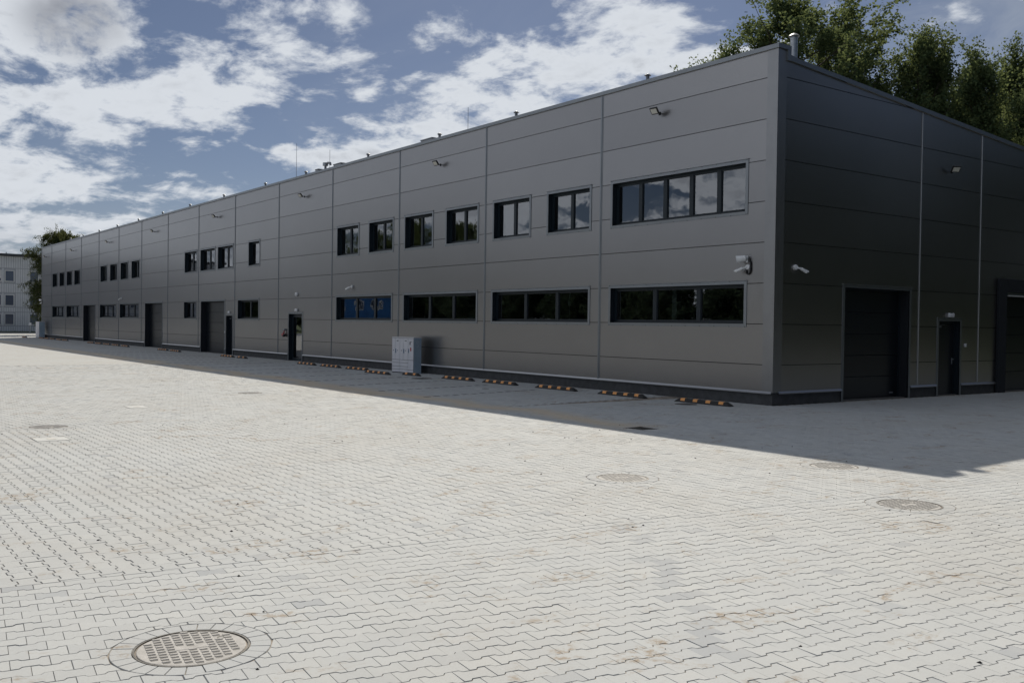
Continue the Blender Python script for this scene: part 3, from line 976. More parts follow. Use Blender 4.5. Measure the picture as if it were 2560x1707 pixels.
def door(P, x0, x1, z1, kind, hinge_left=True):
    a, b, d = x0+SW, x1-SW, z1-SW
    dep = 0.15 if kind != 'solid' else 0.2
    f_ = MB()
    fwid = 0.06
    f_.box(a, a+fwid, dep, dep+0.08, 0.0, d, P=P); f_.box(b-fwid, b, dep, dep+0.08, 0.0, d, P=P)
    f_.box(a+fwid, b-fwid, dep, dep+0.08, d-fwid, d, P=P)
    dr = f_.build('door', M['frame_dark'], house)
    l, r_ = a+fwid+0.004, b-fwid-0.004
    if kind == 'glazed':
        st = 0.10
        mb = MB()
        mb.box(l, l+st, dep+0.01, dep+0.07, 0.01, d-fwid-0.005, P=P); mb.box(r_-st, r_, dep+0.01, dep+0.07, 0.01, d-fwid-0.005, P=P)
        mb.box(l+st, r_-st, dep+0.01, dep+0.07, 0.01, 0.14, P=P); mb.box(l+st, r_-st, dep+0.01, dep+0.07, d-fwid-st, d-fwid-0.005, P=P)
        leaf = mb.build('leaf', M['frame_dark'], dr)
        pn = MB().quad(P(l+st, dep+0.04, 0.14), P(r_-st, dep+0.04, 0.14), P(r_-st, dep+0.04, d-fwid-st), P(l+st, dep+0.04, d-fwid-st)).build('pane', M['glass'], dr)
    else:
        leaf = MB().cbox(l, r_, dep+0.012, dep+0.07, 0.012, d-fwid-0.006, 0.004, P=P).build('leaf', M['gate_dark'], dr)
    hx = r_-0.075 if hinge_left else l+0.075
    h = MB()
    h.cbox(hx-0.018, hx+0.018, dep-0.004, dep+0.012, 0.90, 1.08, 0.003, P=P)
    h.cbox(hx-0.10 if hinge_left else hx, hx if hinge_left else hx+0.10, dep-0.055, dep-0.035, 1.03, 1.052, 0.004, P=P)
    h.cbox(hx-0.010, hx+0.010, dep-0.055, dep-0.003, 1.03, 1.052, 0.003, P=P)
    h.build('handle', M['zinc'], dr)
    if kind != 'glazed':
        cl = MB()
        q = l+0.05 if hinge_left else r_-0.30
        cl.cbox(q, q+0.22, dep-0.05, dep+0.01, d-0.19, d-0.13, 0.006, P=P)
        cl.box(q+0.2, q+0.42, dep-0.03, dep-0.02, d-0.115, d-0.10, P=P)
        cl.build('closer', M['zinc_dull'], dr)
    else:
        MB().box(r_-0.34, r_-0.16, dep+0.006, dep+0.0095, 2.02, 2.10, P=P).build('sticker', M['white_plastic'], dr)
    rv = MB()
    rv.quad(P(a, -0.002, 0), P(a, dep, 0), P(a, dep, d), P(a, -0.002, d))
    rv.quad(P(b, -0.002, 0), P(b, -0.002, d), P(b, dep, d), P(b, dep, 0))
    rv.quad(P(a, -0.002, d), P(a, dep, d), P(b, dep, d), P(b, -0.002, d))
    rv.build('reveal', M['frame_dark'], dr)
    surround(P, dr, x0, x1, 0.0, z1, True)

inner = lambda x0, x1, z0, z1: (x0+SW*0.6, x1-SW*0.6, z0+SW*0.6, z1-SW*0.6)
lholes = [inner(w[0], w[1], w[2], w[3]) for w in LWIN]+[(q[0]+.05, q[1]-.05, -1, q[2]-.05) for q in LGATE]+[(q[0]+.05, q[1]-.05, -1, q[2]-.05) for q in LDOOR]
eholes = [(q[0]+.05, q[1]-.05, -1, q[2]-.05) for q in EGATE]+[(q[0]+.05, q[1]-.05, -1, q[2]-.05) for q in EDOOR]
lb = [-0.02]+VJ+[-LEN+0.02]
panels(PLONG, [(b, a) for a, b in zip(lb, lb[1:])], lholes, None)
eb = [0.02]+EJ+[DEPTH]
panels(PEND, list(zip(eb, eb[1:])), eholes, lambda u: 8.62 if u < 0.3 else roof_z(u)-0.01)
for w in LWIN: wins(PLONG, *w)
for q in LGATE: gate(PLONG, *q)
for q in LDOOR: door(PLONG, *q)
for q in EGATE: gate(PEND, *q)
for q in EDOOR: door(PEND, *q)
hood = MB()                                              # heavy dark frame standing proud round the second gable gate
hood.cbox(10.47, 10.93, -0.10, -0.004, 0.0, 3.49, 0.01, P=PEND); hood.cbox(14.62, 15.1, -0.10, -0.004, 0.0, 3.49, 0.01, P=PEND)
hood.cbox(10.935, 14.615, -0.10, -0.004, 3.08, 3.49, 0.01, P=PEND)
hd_ = hood.build('gate_hood', M['jamb_dark'], house)
MB().cbox(11.0, 14.55, -0.13, -0.03, 2.955, 2.995, 0.006, P=PEND).build('cover_strip', M['concrete_pale'], hd_)

# vertical joint covers
def joint_cover(P, u, z0, z1, w=0.11, mt='trim_steel'):
    mb = MB()
    h = w/2
    prof = [(-h, -0.001), (-h, -0.006), (-0.022, -0.010), (-0.018, -0.022), (0.018, -0.022), (0.022, -0.010), (h, -0.006), (h, -0.001)]
    for (a, b), (c, d) in zip(prof, prof[1:]):
        mb.quad(P(u+a, b, z0), P(u+c, d, z0), P(u+c, d, z1), P(u+a, b, z1))
    mb.build('joint_cover', M[mt], house)
for u in VJ: joint_cover(PLONG, u, ZB-0.01, ZT-0.02)
for u in EJ[:2]: joint_cover(PEND, u, ZB-0.01, roof_z(u)-0.02, 0.09, 'edge_steel')
# corner trims
def corner(name_x, s):
    mb = MB()
    t, w = 0.012, 0.32
    x0 = name_x
    mb.quad((x0+s*-w, -t*.5, ZB-.02), (x0+s*t, -t, ZB-.02), (x0+s*t, -t, ZT), (x0+s*-w, -t*.5, ZT))
    mb.quad((x0+s*t, -t, ZB-.02), (x0+s*t*.5, w, ZB-.02), (x0+s*t*.5, w, ZT if s < 0 else 8.60), (x0+s*t, -t, ZT))
    mb.quad((x0+s*-w, 0, ZB-.02), (x0+s*-w, -t*.5, ZB-.02), (x0+s*-w, -t*.5, ZT), (x0+s*-w, 0, ZT))
    mb.quad((x0+s*t*.5, w, ZB-.02), (x0, w, ZB-.02), (x0, w, ZT), (x0+s*t*.5, w, ZT))
    mb.build('corner_trim', M['corner_steel'], house)
corner(0.0, 1)
corner(-LEN, -1)
# plinth and base flashing, interrupted at doors and gates
def base(P, u0, u1, stops):
    cuts = sorted([(q[0], q[1]) for q in stops])
    a = u0
    for c0, c1 in cuts+[(u1, u1)]:
        if c0-a > 0.02:
            MB().box(a, c0, 0.02, 0.2, -0.05, ZB-0.004, P=P).build('plinth', M['plinth'], house)
            fl = MB()
            prof = [(0.004, ZB+0.012), (-0.012, ZB+0.010), (-0.045, ZB-0.030), (-0.045, ZB-0.052), (-0.038, ZB-0.052), (0.02, ZB-0.02)]
            for (p0, z0), (p1, z1) in zip(prof, prof[1:]):
                fl.quad(P(a, p0, z0), P(c0, p0, z0), P(c0, p1, z1), P(a, p1, z1))
            fl.build('base_flashing', M['edge_steel'], house)
        a = c1
base(PLONG, -LEN, 0.0-0.02+0.0, LGATE+LDOOR)
base(PEND, 0.2, DEPTH, [EGATE[0], (10.45, 15.12)]+EDOOR)
# parapet caps
cap = MB()
cap.box(-LEN-0.05, 0.05, -0.05, 0.43, ZT, 8.745)
cap.build('parapet_cap', M['trim_steel'], house)
cp2 = MB()
def slopebox(mb, y0, y1, z0, z1, h, x0=-0.40, x1=0.05, mi=0):
    c = [(x0, y0, z0-h), (x1, y0, z0-h), (x1, y1, z1-h), (x0, y1, z1-h), (x0, y0, z0), (x1, y0, z0), (x1, y1, z1), (x0, y1, z1)]
    mb.add(c, ((3, 2, 1, 0), (4, 5, 6, 7), (0, 1, 5, 4), (1, 2, 6, 5), (2, 3, 7, 6), (3, 0, 4, 7)), mi)
slopebox(cp2, 0.4305, DEPTH+0.05, roof_z(0.43)+0.11, roof_z(DEPTH)+0.11, 0.115)
cp2.box(-0.40, 0.048, 0.30, 0.4298, roof_z(0.43)-0.01, ZT-0.001)
cp2.build('parapet_cap', M['trim_steel'], house)
cp3 = MB()
slopebox(cp3, 0.4305, DEPTH+0.05, roof_z(0.43)+0.11, roof_z(DEPTH)+0.11, 0.115, -LEN-0.05, -LEN+0.4)
cp3.build('parapet_cap', M['trim_steel'], house)
rf = MB()
slopebox(rf, 0.06, DEPTH, 8.30, roof_z(DEPTH)-0.05, 0.15, -LEN+0.03, -0.03)
rf.build('roof', M['roof'], house)
# far gable, back wall, insides
MB().box(-LEN-0.001, -LEN+0.02, 0.321, DEPTH, 0.0, 7.0).build('gable_wall', M['facade_steel'], house)
MB().box(-LEN-0.001, -LEN+0.02, 0.321, 0.9, 7.0, ZT-0.001).build('gable_wall', M['facade_steel'], house)
MB().box(-LEN, 0.0, DEPTH, DEPTH+0.05, 0.0, roof_z(DEPTH)).build('back_wall', M['facade_steel'], house)
ins = MB()
ins.box(-LEN+0.1, -1.2, 5.2, 5.3, 0.0, 7.9)
ins.box(-LEN+0.1, -0.1, 0.24, 5.2, 3.62, 3.95)
for x in list(np.arange(-12.3, -LEN, -12.0)): ins.box(x-0.08, x+0.08, 0.26, 5.2, 0.03, 3.6); 
ins.build('inner_wall', M['interior'], house)
MB().box(-LEN+0.1, -0.1, 0.24, DEPTH-0.1, -0.02, 0.02).build('inner_floor', M['interior_floor'], house)
# light blocking lining inside the steel skin, between the openings
ln = MB()
for a, b, s0, s1 in subtract(-LEN+0.06, -0.06, 0.0, 8.2, lholes): ln.quad((a, 0.06, s0), (b, 0.06, s0), (b, 0.06, s1), (a, 0.06, s1))
for a, b, s0, s1 in subtract(0.07, DEPTH-0.06, 0.0, 7.0, eholes): ln.quad((-0.06, a, s0), (-0.06, b, s0), (-0.06, b, s1), (-0.06, a, s1))
ln.build('wall_core', M['interior_floor'], house)

# things behind the glass
o = empty('inner_column', (-3.98, 0.75, 0.02)); tag(o, 'pale column behind the middle pane of the lower front corner window', 'column')
MB().box(-0.09, 0.09, -0.09, 0.09, 0.0, 3.58).build('shaft', M['white_plastic'], o)
MB().box(-0.14, 0.14, -0.14, 0.14, 0.0, 0.02).build('foot_plate', M['zinc_dull'], o)
o = empty('loose_cable', (-8.3, 0.42, 1.95)); tag(o, 'white cable with a junction box hanging behind the lower window', 'cable')
MB().tube([(0, 0, 0.0), (0.05, 0, 0.25), (0.02, 0, 0.5), (-0.02, 0, 0.7), (0.06, 0, 1.0)], 0.012, 6).build('cord', M['white_plastic'], o)
MB().cbox(-0.04, 0.06, -0.03, 0.03, 0.55, 0.68, 0.01).build('junction_box', M['white_plastic'], o)
o = empty('wood_offcut', (-15.0, 0.5, 1.99)); tag(o, 'short wooden offcut lying on the sill behind the lower window', 'wood')
MB().cbox(-0.3, 0.3, -0.08, 0.08, 0.0, 0.12, 0.008).build('block', M['wood'], o)
MB().box(-0.25, 0.25, 0.09, 0.13, 0.0, 0.06).build('lath', M['wood'], o)
o = empty('plastic_sheet', (-14.2, 0.5, 1.99)); tag(o, 'pale plastic sheeting lying folded on the sill behind the lower window', 'sheeting')
MB().add([(-0.55, -0.1, 0), (0.5, -0.1, 0), (0.5, 0.15, 0), (-0.55, 0.15, 0), (0.45, 0.0, 0.17), (-0.2, 0.02, 0.10)], ((0, 1, 4, 5), (1, 2, 4), (2, 3, 5, 4), (3, 0, 5))).build('sheet', M['white_plastic'], o)
MB().tube([(-0.5, 0.0, 0.02), (0.45, 0.0, 0.05)], 0.02, 6).build('core', M['grey_plastic'], o)

# ------------------------------------------------------------------ fittings on the walls
def place(root, loc, rz, first=[]):
    root.location = loc; root.rotation_euler = (0, 0, rz)

def make_floodlight():
    r0 = empty('floodlight')
    # local: the wall is the plane y = 0, outwards is -y
    MB().cbox(-0.05, 0.05, -0.02, 0.0, -0.06, 0.06, 0.006).build('wall_plate', M['lamp_black'], r0)
    MB().tube([(0, -0.02, 0), (0, -0.12, 0.02), (0, -0.20, 0.04)], 0.02, 8).build('arm', M['lamp_black'], r0)
    MB().lathe([(0.028, -0.03), (0.035, 0.0), (0.028, 0.03)], 12, M=Matrix.Translation((0, -0.21, 0.045))).build('joint', M['lamp_black'], r0)
    T = Matrix.Translation((0, -0.30, 0.05)) @ Matrix.Rotation(R(38), 4, 'X')
    P = lambda x, y, z: tuple(T @ Vector((x, y, z)))
    hd = MB().cbox(-0.165, 0.165, -0.03, 0.03, -0.13, 0.13, 0.015, P=P)
    for i in range(7): hd.box(-0.13+i*0.042, -0.122+i*0.042, 0.03, 0.06, -0.11, 0.11, P=P)
    head = hd.build('head', M['lamp_black'], r0)
    MB().box(-0.125, 0.125, -0.034, -0.028, -0.09, 0.09, P=P).build('lens', M['lamp_lens'], head)
    return r0
FLX = [-4.0, -15.35, -27.35, -39.2, -51.2, -63.15, -75.2, -86.65]
ORD = ['first', 'second', 'third', 'fourth', 'fifth', 'sixth', 'seventh', 'eighth']
fl0 = make_floodlight()
for i, x in enumerate(FLX):
    f_ = fl0 if i == 0 else copy_tree(fl0)
    f_.location = (x, 0.0, 7.72); f_.rotation_euler = (0, 0, R(6)); f_.scale = (.78, .78, .78)
    tag(f_, 'black floodlight high on the long front, '+ORD[i]+' from the near corner', 'floodlight', 'floodlights under the parapet')
f_ = copy_tree(fl0)
f_.location = (0.0, 7.78, 6.46); f_.rotation_euler = (0, 0, R(90-30))
tag(f_, 'black floodlight on the dark gable end between two joint strips', 'floodlight', 'floodlights under the parapet')

def make_camera(turn):
    r0 = empty('security_camera')
    MB().lathe([(0.066, 0.0), (0.066, 0.045), (0.058, 0.06)], 20, M=Matrix.Rotation(R(90), 4, 'X')).build('base', M['white_plastic'], r0, smooth=False)
    MB().tube([(0, -0.05, 0), (turn*0.05, -0.09, -0.02), (turn*0.10, -0.11, -0.03)], 0.022, 8).build('arm', M['white_plastic'], r0)
    d = Vector((turn*0.86, -0.25, -0.42)).normalized()
    a = Vector((turn*0.10, -0.11, -0.03))
    bd = MB().tube([a, a+d*0.02, a+d*0.19, a+d*0.20], [0.032, 0.040, 0.040, 0.034], 12)
    bdo = bd.build('body', M['white_plastic'], r0)
    MB().tube([a+d*0.198, a+d*0.206], 0.028, 12).build('lens', M['lamp_black'], bdo)
    MB().tube([a+d*0.16+Vector((0, 0, 0.03)), a+d*0.245+Vector((0, 0, 0.03))], 0.024, 8).build('sun_shield', M['white_plastic'], bdo)
    return r0
c0 = make_camera(-1)
c0.location = (-0.80, 0, 3.395)
tag(c0, 'white bullet camera below the horn at the near corner', 'camera', 'security cameras')
for x, lab in ((-22.35, 'white bullet camera above the lower window that mirrors blue cabins'), (-59.45, 'white bullet camera above the far row of lower windows'), (-88.6, 'white bullet camera low at the far end corner')):
    c_ = copy_tree(c0); c_.location = (x, 0, 3.40); tag(c_, lab, 'camera', 'security cameras')
c1 = make_camera(1)
c1.location = (0, 0.76, 3.39); c1.rotation_euler = (0, 0, R(90))
tag(c1, 'white bullet camera on the dark gable end near the corner', 'camera', 'security cameras')

def make_horn():
    r0 = empty('horn_speaker')
    MB().cbox(-0.03, 0.03, -0.03, 0.0, -0.08, 0.08, 0.004).build('bracket', M['white_plastic'], r0)
    d = Vector((-0.78, -0.60, -0.16)).normalized()
    a = Vector((0.02, -0.06, 0.03))
    hb = MB().tube([a, a+d*0.03, a+d*0.12, a+d*0.17, a+d*0.25], [0.045, 0.075, 0.085, 0.088, 0.098], 18, caps=False)
    hb.tube([a, a-d*0.005], [0.045, 0.02], 18)
    horn = hb.build('horn', M['white_plastic'], r0)
    MB().tube([a+d*0.10, a+d*0.245], [0.05, 0.088], 18, caps=False).tube([a+d*0.10, a+d*0.101], 0.05, 18).build('throat', M['grey_plastic'], horn)
    MB().tube([a+d*0.09, a+d*0.215], [0.03, 0.042], 12).build('reflex_cone', M['white_plastic'], horn)
    MB().tube([(0.05, -0.03, 0.02), (0.09, -0.03, -0.04), (0.12, -0.025, -0.10), (0.12, -0.025, -0.27), (0.10, -0.025, -0.34), (0.05, -0.025, -0.37), (0.0, -0.025, -0.35), (-0.01, -0.025, -0.28)], 0.021, 8).build('conduit', M['lamp_black'], r0)
    return r0
h0 = make_horn(); h0.location = (-0.84, 0, 3.585); tag(h0, 'white horn loudspeaker with black conduit at the near corner', 'loudspeaker', 'horn loudspeakers')
h1 = copy_tree(h0); h1.location = (-88.66, 0, 3.62); tag(h1, 'white horn loudspeaker at the far end corner', 'loudspeaker', 'horn loudspeakers')

# round white sounder and emergency lamps
o = empty('alarm_sounder', (-28.1, 0, 3.17)); tag(o, 'round white alarm sounder above the glazed door', 'alarm')
MB().lathe([(0.10, 0.0), (0.10, 0.05), (0.075, 0.085), (0.03, 0.095)], 20, M=Matrix.Rotation(R(90), 4, 'X')).build('housing', M['white_plastic'], o)
MB().lathe([(0.028, 0.09), (0.024, 0.11)], 12, M=Matrix.Rotation(R(90), 4, 'X')).build('nozzle', M['grey_plastic'], o)
def make_emlamp():
    r0 = empty('emergency_light')
    MB().cbox(-0.13, 0.13, -0.075, 0.0, -0.06, 0.06, 0.012).build('housing', M['white_plastic'], r0)
    MB().box(-0.10, 0.10, -0.082, -0.0755, -0.035, 0.035).build('diffuser', M['locker_white'], r0)
    return r0
e0 = make_emlamp(); e0.location = (-28.1, 0, 2.425); tag(e0, 'small white emergency light above the glazed door', 'light', 'emergency lights')
e1 = copy_tree(e0); e1.location = (-37.1, 0, 2.34); tag(e1, 'small white emergency light above the narrow dark door beside a gate', 'light', 'emergency lights')
e2 = copy_tree(e0); e2.location = (0, 7.86, 2.325); e2.rotation_euler = (0, 0, R(90)); tag(e2, 'small white emergency light above the door in the gable end', 'light', 'emergency lights')
o = empty('call_switch', (0, 8.72, 1.455), R(90)); tag(o, 'small white key switch beside the gable door', 'switch')
MB().cbox(-0.045, 0.045, -0.03, 0.0, -0.05, 0.05, 0.006).build('box', M['white_plastic'], o)
MB().lathe([(0.015, 0.029), (0.015, 0.038)], 10, M=Matrix.Rotation(R(90), 4, 'X')).build('lock', M['grey_plastic'], o)
o = empty('key_switch', (-37.76, 0, 1.25)); tag(o, 'small pale key switch between the gate and the narrow dark door', 'switch')
MB().cbox(-0.02, 0.05, -0.05, -0.016, -0.05, 0.05, 0.006).build('box', M['white_plastic'], o)
MB().lathe([(0.012, 0.049), (0.012, 0.058)], 10, M=Matrix.Rotation(R(90), 4, 'X') @ Matrix.Translation((0.015, 0, 0))).build('lock', M['grey_plastic'], o)
o = empty('hose_fitting', (-29.45, 0, 1.3)); tag(o, 'small red and black fitting on the wall left of the glazed door', 'fitting')
MB().cbox(-0.06, 0.06, -0.10, 0.0, 0.14, 0.22, 0.008).build('bracket', M['grey_plastic'], o)
MB().tube([(0, -0.06, 0.16), (0, -0.07, 0.04), (-0.06, -0.08, -0.04)], [0.025, 0.035, 0.05], 8).build('pipe', M['red_paint'], o)
MB().tube([(-0.10, -0.09, -0.06), (0.05, -0.09, -0.10)], [0.075, 0.085], 12).build('drum', M['red_paint'], o)
MB().tube([(0.05, -0.09, -0.10), (0.14, -0.09, -0.10)], [0.07, 0.06], 12).build('cap', M['lamp_black'], o)

# ------------------------------------------------------------------ on the roof
def make_vent():
    r0 = empty('roof_vent')
    MB().lathe([(0.052, -0.9), (0.052, 0.05), (0.048, 0.05)], 14).build('pipe', M['zinc_dull'], r0)
    MB().lathe([(0.098, 0.06), (0.10, 0.07), (0.06, 0.105), (0.012, 0.12)], 16).build('cap', M['zinc_dull'], r0)
    st = MB()
    for a in range(3): st.tube([(0.05*math.cos(a*2.1), 0.05*math.sin(a*2.1), 0.03), (0.07*math.cos(a*2.1), 0.07*math.sin(a*2.1), 0.075)], 0.005, 4)
    st.build('stays', M['zinc_dull'], r0)
    return r0
v0 = make_vent()
VX = [(-5.75, 'near the front corner'), (-12.31, 'second along the parapet'), (-17.38, 'beside a low roof box'), (-23.34, 'right of the gooseneck pipe'), (-29.9, 'left of the gooseneck pipe'),
      (-35.12, 'left of the tallest lightning rod'), (-41.5, 'seventh along the parapet'), (-47.73, 'eighth along the parapet'), (-53.6, 'ninth along the parapet'), (-59.6, 'tenth along the parapet'),
      (-65.6, 'eleventh along the parapet'), (-71.4, 'twelfth along the parapet'), (-77.2, 'last but one along the parapet'), (-82.2, 'last along the parapet')]
for i, (x, lab) in enumerate(VX):
    v = v0 if i == 0 else copy_tree(v0)
    v.location = (x, 1.2, 9.23)
    tag(v, 'small capped vent pipe on the roof, '+lab, 'vent', 'vent pipes along the parapet')
o = empty('flue_pipe', (-0.6, 1.345, 8.2)); tag(o, 'tall zinc flue pipe with conical cap at the near roof corner', 'flue')
MB().lathe([(0.088, 0.0), (0.088, 1.00), (0.094, 1.01), (0.094, 1.05), (0.086, 1.06), (0.086, 1.10)], 20).build('pipe', M['zinc'], o)
MB().lathe([(0.138, 1.085), (0.142, 1.10), (0.07, 1.15), (0.012, 1.175)], 20).build('cap', M['zinc_dull'], o)
def make_rod():
    r0 = empty('lightning_rod')
    MB().tube([(0, 0, 0), (0, 0, 1.0), (0, 0, 3.5)], [0.02, 0.014, 0.009], 6).build('rod', M['zinc_dull'], r0)
    MB().cbox(-0.15, 0.15, -0.15, 0.15, 0.0, 0.1, 0.02).build('foot', M['kerb'], r0)
    return r0
r0_ = make_rod(); r0_.location = (-35.2, 3.0, 8.17); tag(r0_, 'thin lightning rod on the roof, the tallest against the sky', 'lightning rod', 'lightning rods')
q = copy_tree(r0_); q.location = (-31.0, 3.0, 7.26); tag(q, 'thin lightning rod rising behind the gooseneck pipe', 'lightning rod', 'lightning rods')
q = copy_tree(r0_); q.location = (-18.1, 3.0, 7.23); tag(q, 'thin lightning rod nearest the front corner', 'lightning rod', 'lightning rods')
for x0, x1, z, lab in ((-20.5, -19.6, 9.64, 'low zinc roof box beside the third vent'), (-28.9, -28.1, 9.66, 'low zinc roof box between two vents'), (-31.0, -30.65, 9.66, 'small zinc roof box beside the gooseneck pipe')):
    o = empty('roof_box', ((x0+x1)/2, 2.5, 8.1)); tag(o, lab, 'roof box', 'roof boxes')
    h = (x1-x0)/2
    MB().cbox(-h, h, -0.3, 0.5, 0, z-8.16, 0.01).build('casing', M['zinc'], o)
    MB().cbox(-h-0.02, h+0.02, -0.32, 0.52, z-8.158, z-8.1, 0.01).build('lid', M['zinc_dull'], o)
o = empty('gooseneck_pipe', (-30.45, 2.5, 8.1)); tag(o, 'zinc gooseneck pipe bent over above the parapet', 'pipe')
MB().tube([(0, 0, 0), (0, 0, 1.65), (0.08, 0, 1.8), (0.3, 0, 1.82), (0.55, 0, 1.78), (0.58, 0, 1.68)], 0.06, 10).build('pipe', M['zinc_dull'], o)
MB().lathe([(0.14, 1.70), (0.14, 1.86)], 12).build('collar', M['zinc'], o)

# ------------------------------------------------------------------ wheel stops
def stop_meshes(L, n):
    half = L/2
    b = MB()
    prof = [(-half, 0.0), (-half+0.02, 0.025), (-half+0.16, 0.095), (half-0.16, 0.095), (half-0.02, 0.025), (half, 0.0)]
    w0, w1 = 0.085, 0.055
    V = []
    for x, z in prof:
        k_ = z/0.095
        w = w0+(w1-w0)*k_
        V += [(x, -w, z), (x, w, z)]
    F = [(2*i, 2*i+2, 2*i+3, 2*i+1) for i in range(5)]
    F += [(0, 2, 4), (0, 4, 6), (0, 6, 10), (6, 8, 10), (1, 5, 3), (1, 7, 5), (1, 11, 7), (7, 11, 9)]
    b.add(V, F)
    body = b.mesh('body', M['rubber'])
    s = MB()                                              # one reflector wrapped over the front slope and top
    y0, z0 = -(w0+(w1-w0)*0.35)-0.0012, 0.033
    y1, z1 = -w1-0.0012, 0.0955
    s.quad((-0.075, y0, z0), (0.075, y0, z0), (0.075, y1, z1), (-0.075, y1, z1))
    s.quad((-0.075, y1, z1), (0.075, y1, z1), (0.075, 0.02, 0.0975), (-0.075, 0.02, 0.0975))
    s.quad((-0.075, 0.02, 0.0975), (0.075, 0.02, 0.0975), (0.075, 0.02, 0.094), (-0.075, 0.02, 0.094))
    refl = s.mesh('reflector', M['orange'])
    xs = [(-half+0.16+0.12)+(L-0.56)*i/(n-1) for i in range(n)] if n > 1 else [0.0]
    return body, refl, xs
FULL, HALF = stop_meshes(1.83, 4), stop_meshes(1.12, 2)
STOPS = [  # x0, x1, y of the middle, label tail
    (-2.1, -0.3, -1.12, 'nearest the front corner'), (-4.97, -3.18, -1.18, 'second from the front corner'), (-7.82, -6.0, -1.18, 'third from the front corner'),
    (-10.7, -8.77, -1.18, 'below the right end of the second lower window'), (-13.12, -11.16, -1.2, 'just right of the parcel lockers'), (-15.6, -14.5, -1.3, None),
    (-17.55, -15.6, -1.86, 'standing forward of its row left of the parcel lockers'), (-20.45, -18.52, -1.2, 'partly behind the forward one near the lockers'), (-22.9, -20.9, -1.2, 'second right of the glazed door'),
    (-25.3, -23.33, -1.18, 'nearest the glazed door'), (-32.65, -31.45, -1.17, None), (-35.1, -33.0, -1.2, 'in front of the narrow dark door beside a gate'),
    (-43.9, -41.8, -1.17, 'left of the second gate, right one of a pair'), (-46.3, -44.25, -1.17, 'left of the second gate, left one of a pair'),
    (-55.0, -52.75, -1.17, 'right end of the far group of five'), (-57.4, -55.3, -1.17, 'second of the far group of five'), (-59.85, -57.75, -1.17, 'middle of the far group of five'), (-62.25, -60.15, -1.17, 'fourth of the far group of five'), (-64.7, -62.5, -1.17, 'left end of the far group of five'),
    (-73.5, -71.3, -1.2, 'right end of the farthest row'), (-75.9, -73.8, -1.2, 'second in the farthest row'), (-78.5, -76.3, -1.2, 'third in the farthest row'), (-81.0, -78.9, -1.2, 'fourth in the farthest row'), (-83.4, -81.3, -1.2, 'fifth in the farthest row'), (-87.6, -85.5, -1.9, 'last, beside the far white cabinet')]
for x0, x1, y, lab in STOPS:
    body, refl, xs = HALF if lab is None else FULL
    o = empty('wheel_stop', ((x0+x1)/2, y, 0.004), random.uniform(-0.02, 0.02))
    if lab is None: lab = 'short one '+('in front of the parcel lockers' if x0 > -20 else 'right of the narrow dark door')
    tag(o, 'black wheel stop with orange reflectors, '+lab, 'wheel stop', 'wheel stops along the front')
    link('body', body, o)
    for x in xs: link('reflector', refl, o, (x, 0, 0))

# ------------------------------------------------------------------ parcel lockers
def lockers(loc, rz, label, W=1.34, D=0.36, H=1.32, detail=True):
    r0 = empty('parcel_locker', loc, rz)
    tag(r0, label, 'locker', 'white lockers along the wall')
    c = MB().cbox(0, W, 0.004, D, 0.0, H, 0.006)
    c.build('cabinet', [M['locker_side']], r0)
    MB().cbox(-0.008, W+0.008, -0.014, D+0.008, H+0.001, H+0.03, 0.006).build('top', M['locker_white'], r0)
    MB().box(0.004, W-0.004, 0.0005, 0.0035, 0.0, H-0.001).build('shadow_gap', M['locker_gap'], r0)
    g_ = 0.006
    def leaf(x0, x1, z0, z1, nm='locker_door'):
        return MB().cbox(x0+g_, x1-g_, -0.014, 0.0, z0+g_, z1-g_, 0.003).build(nm, M['locker_white'], r0)
    if not detail:
        leaf(0, W/2, 0.02, H); leaf(W/2, W, 0.02, H)
        return
    k = W/1.34
    cols = [0.0, 0.5*k, 1.01*k, W]
    for a, b in zip(cols[:2], cols[1:3]):
        m_ = a+(b-a)*0.40
        d1 = leaf(a, m_, 0.50, H-0.005); d2 = leaf(m_, b, 0.50, H-0.005)
        for d_, x in ((d1, (a+m_)/2), (d2, m_+0.15)):
            MB().box(x-0.018, x+0.018, -0.0165, -0.0135, 0.83, 0.865).build('number_plate', M['marking_dark'], d_)
        MB().box(m_+0.01, m_+0.07, -0.0165, -0.0135, 0.75, 0.91).build('lock_strip', M['marking_blue'], d2)
        MB().box(m_+0.10, m_+0.21, -0.0165, -0.0135, 1.20, 1.228).build('name_plate', M['marking_dark'], d2)
        for z0, z1 in ((0.03, 0.14), (0.14, 0.25), (0.25, 0.39), (0.39, 0.50)): leaf(a, b, z0, z1)
    a, b = cols[2], cols[3]
    d1 = leaf(a, b, 0.50, H-0.005, 'service_door')
    leaf(a, b, 0.13, 0.50); leaf(a, b, 0.03, 0.13)
    MB().box(a+0.09, a+0.145, -0.0165, -0.0135, 1.07, 1.19).build('screen', M['marking_dark'], d1)
    MB().box(a+0.15, a+0.24, -0.0165, -0.0135, 1.17, 1.195).build('label', M['grey_plastic'], d1)
    MB().box(a+0.13, a+0.20, -0.0165, -0.0135, 0.84, 0.97).build('sticker', M['marking_red'], d1)
    MB().box(a+0.012, a+0.06, -0.0165, -0.0135, 0.77, 0.92).build('lock_strip', M['marking_blue'], d1)
    mk = MB()
    mk.tube([(W+0.003, D*0.42, 1.12), (W+0.003, D*0.36, 1.17), (W+0.003, D*0.42, 1.20), (W+0.003, D*0.6, 1.20), (W+0.003, D*0.66, 1.16)], 0.008, 5)
    mk.tube([(W+0.003, D*0.45, 1.10), (W+0.003, D*0.66, 1.08)], 0.008, 5)
    mk.tube([(W+0.003, D*0.42, 0.96), (W+0.003, D*0.45, 1.02), (W+0.003, D*0.6, 1.03), (W+0.003, D*0.66, 0.98)], 0.008, 5)
    mk.build('side_mark', M['locker_white'], r0)
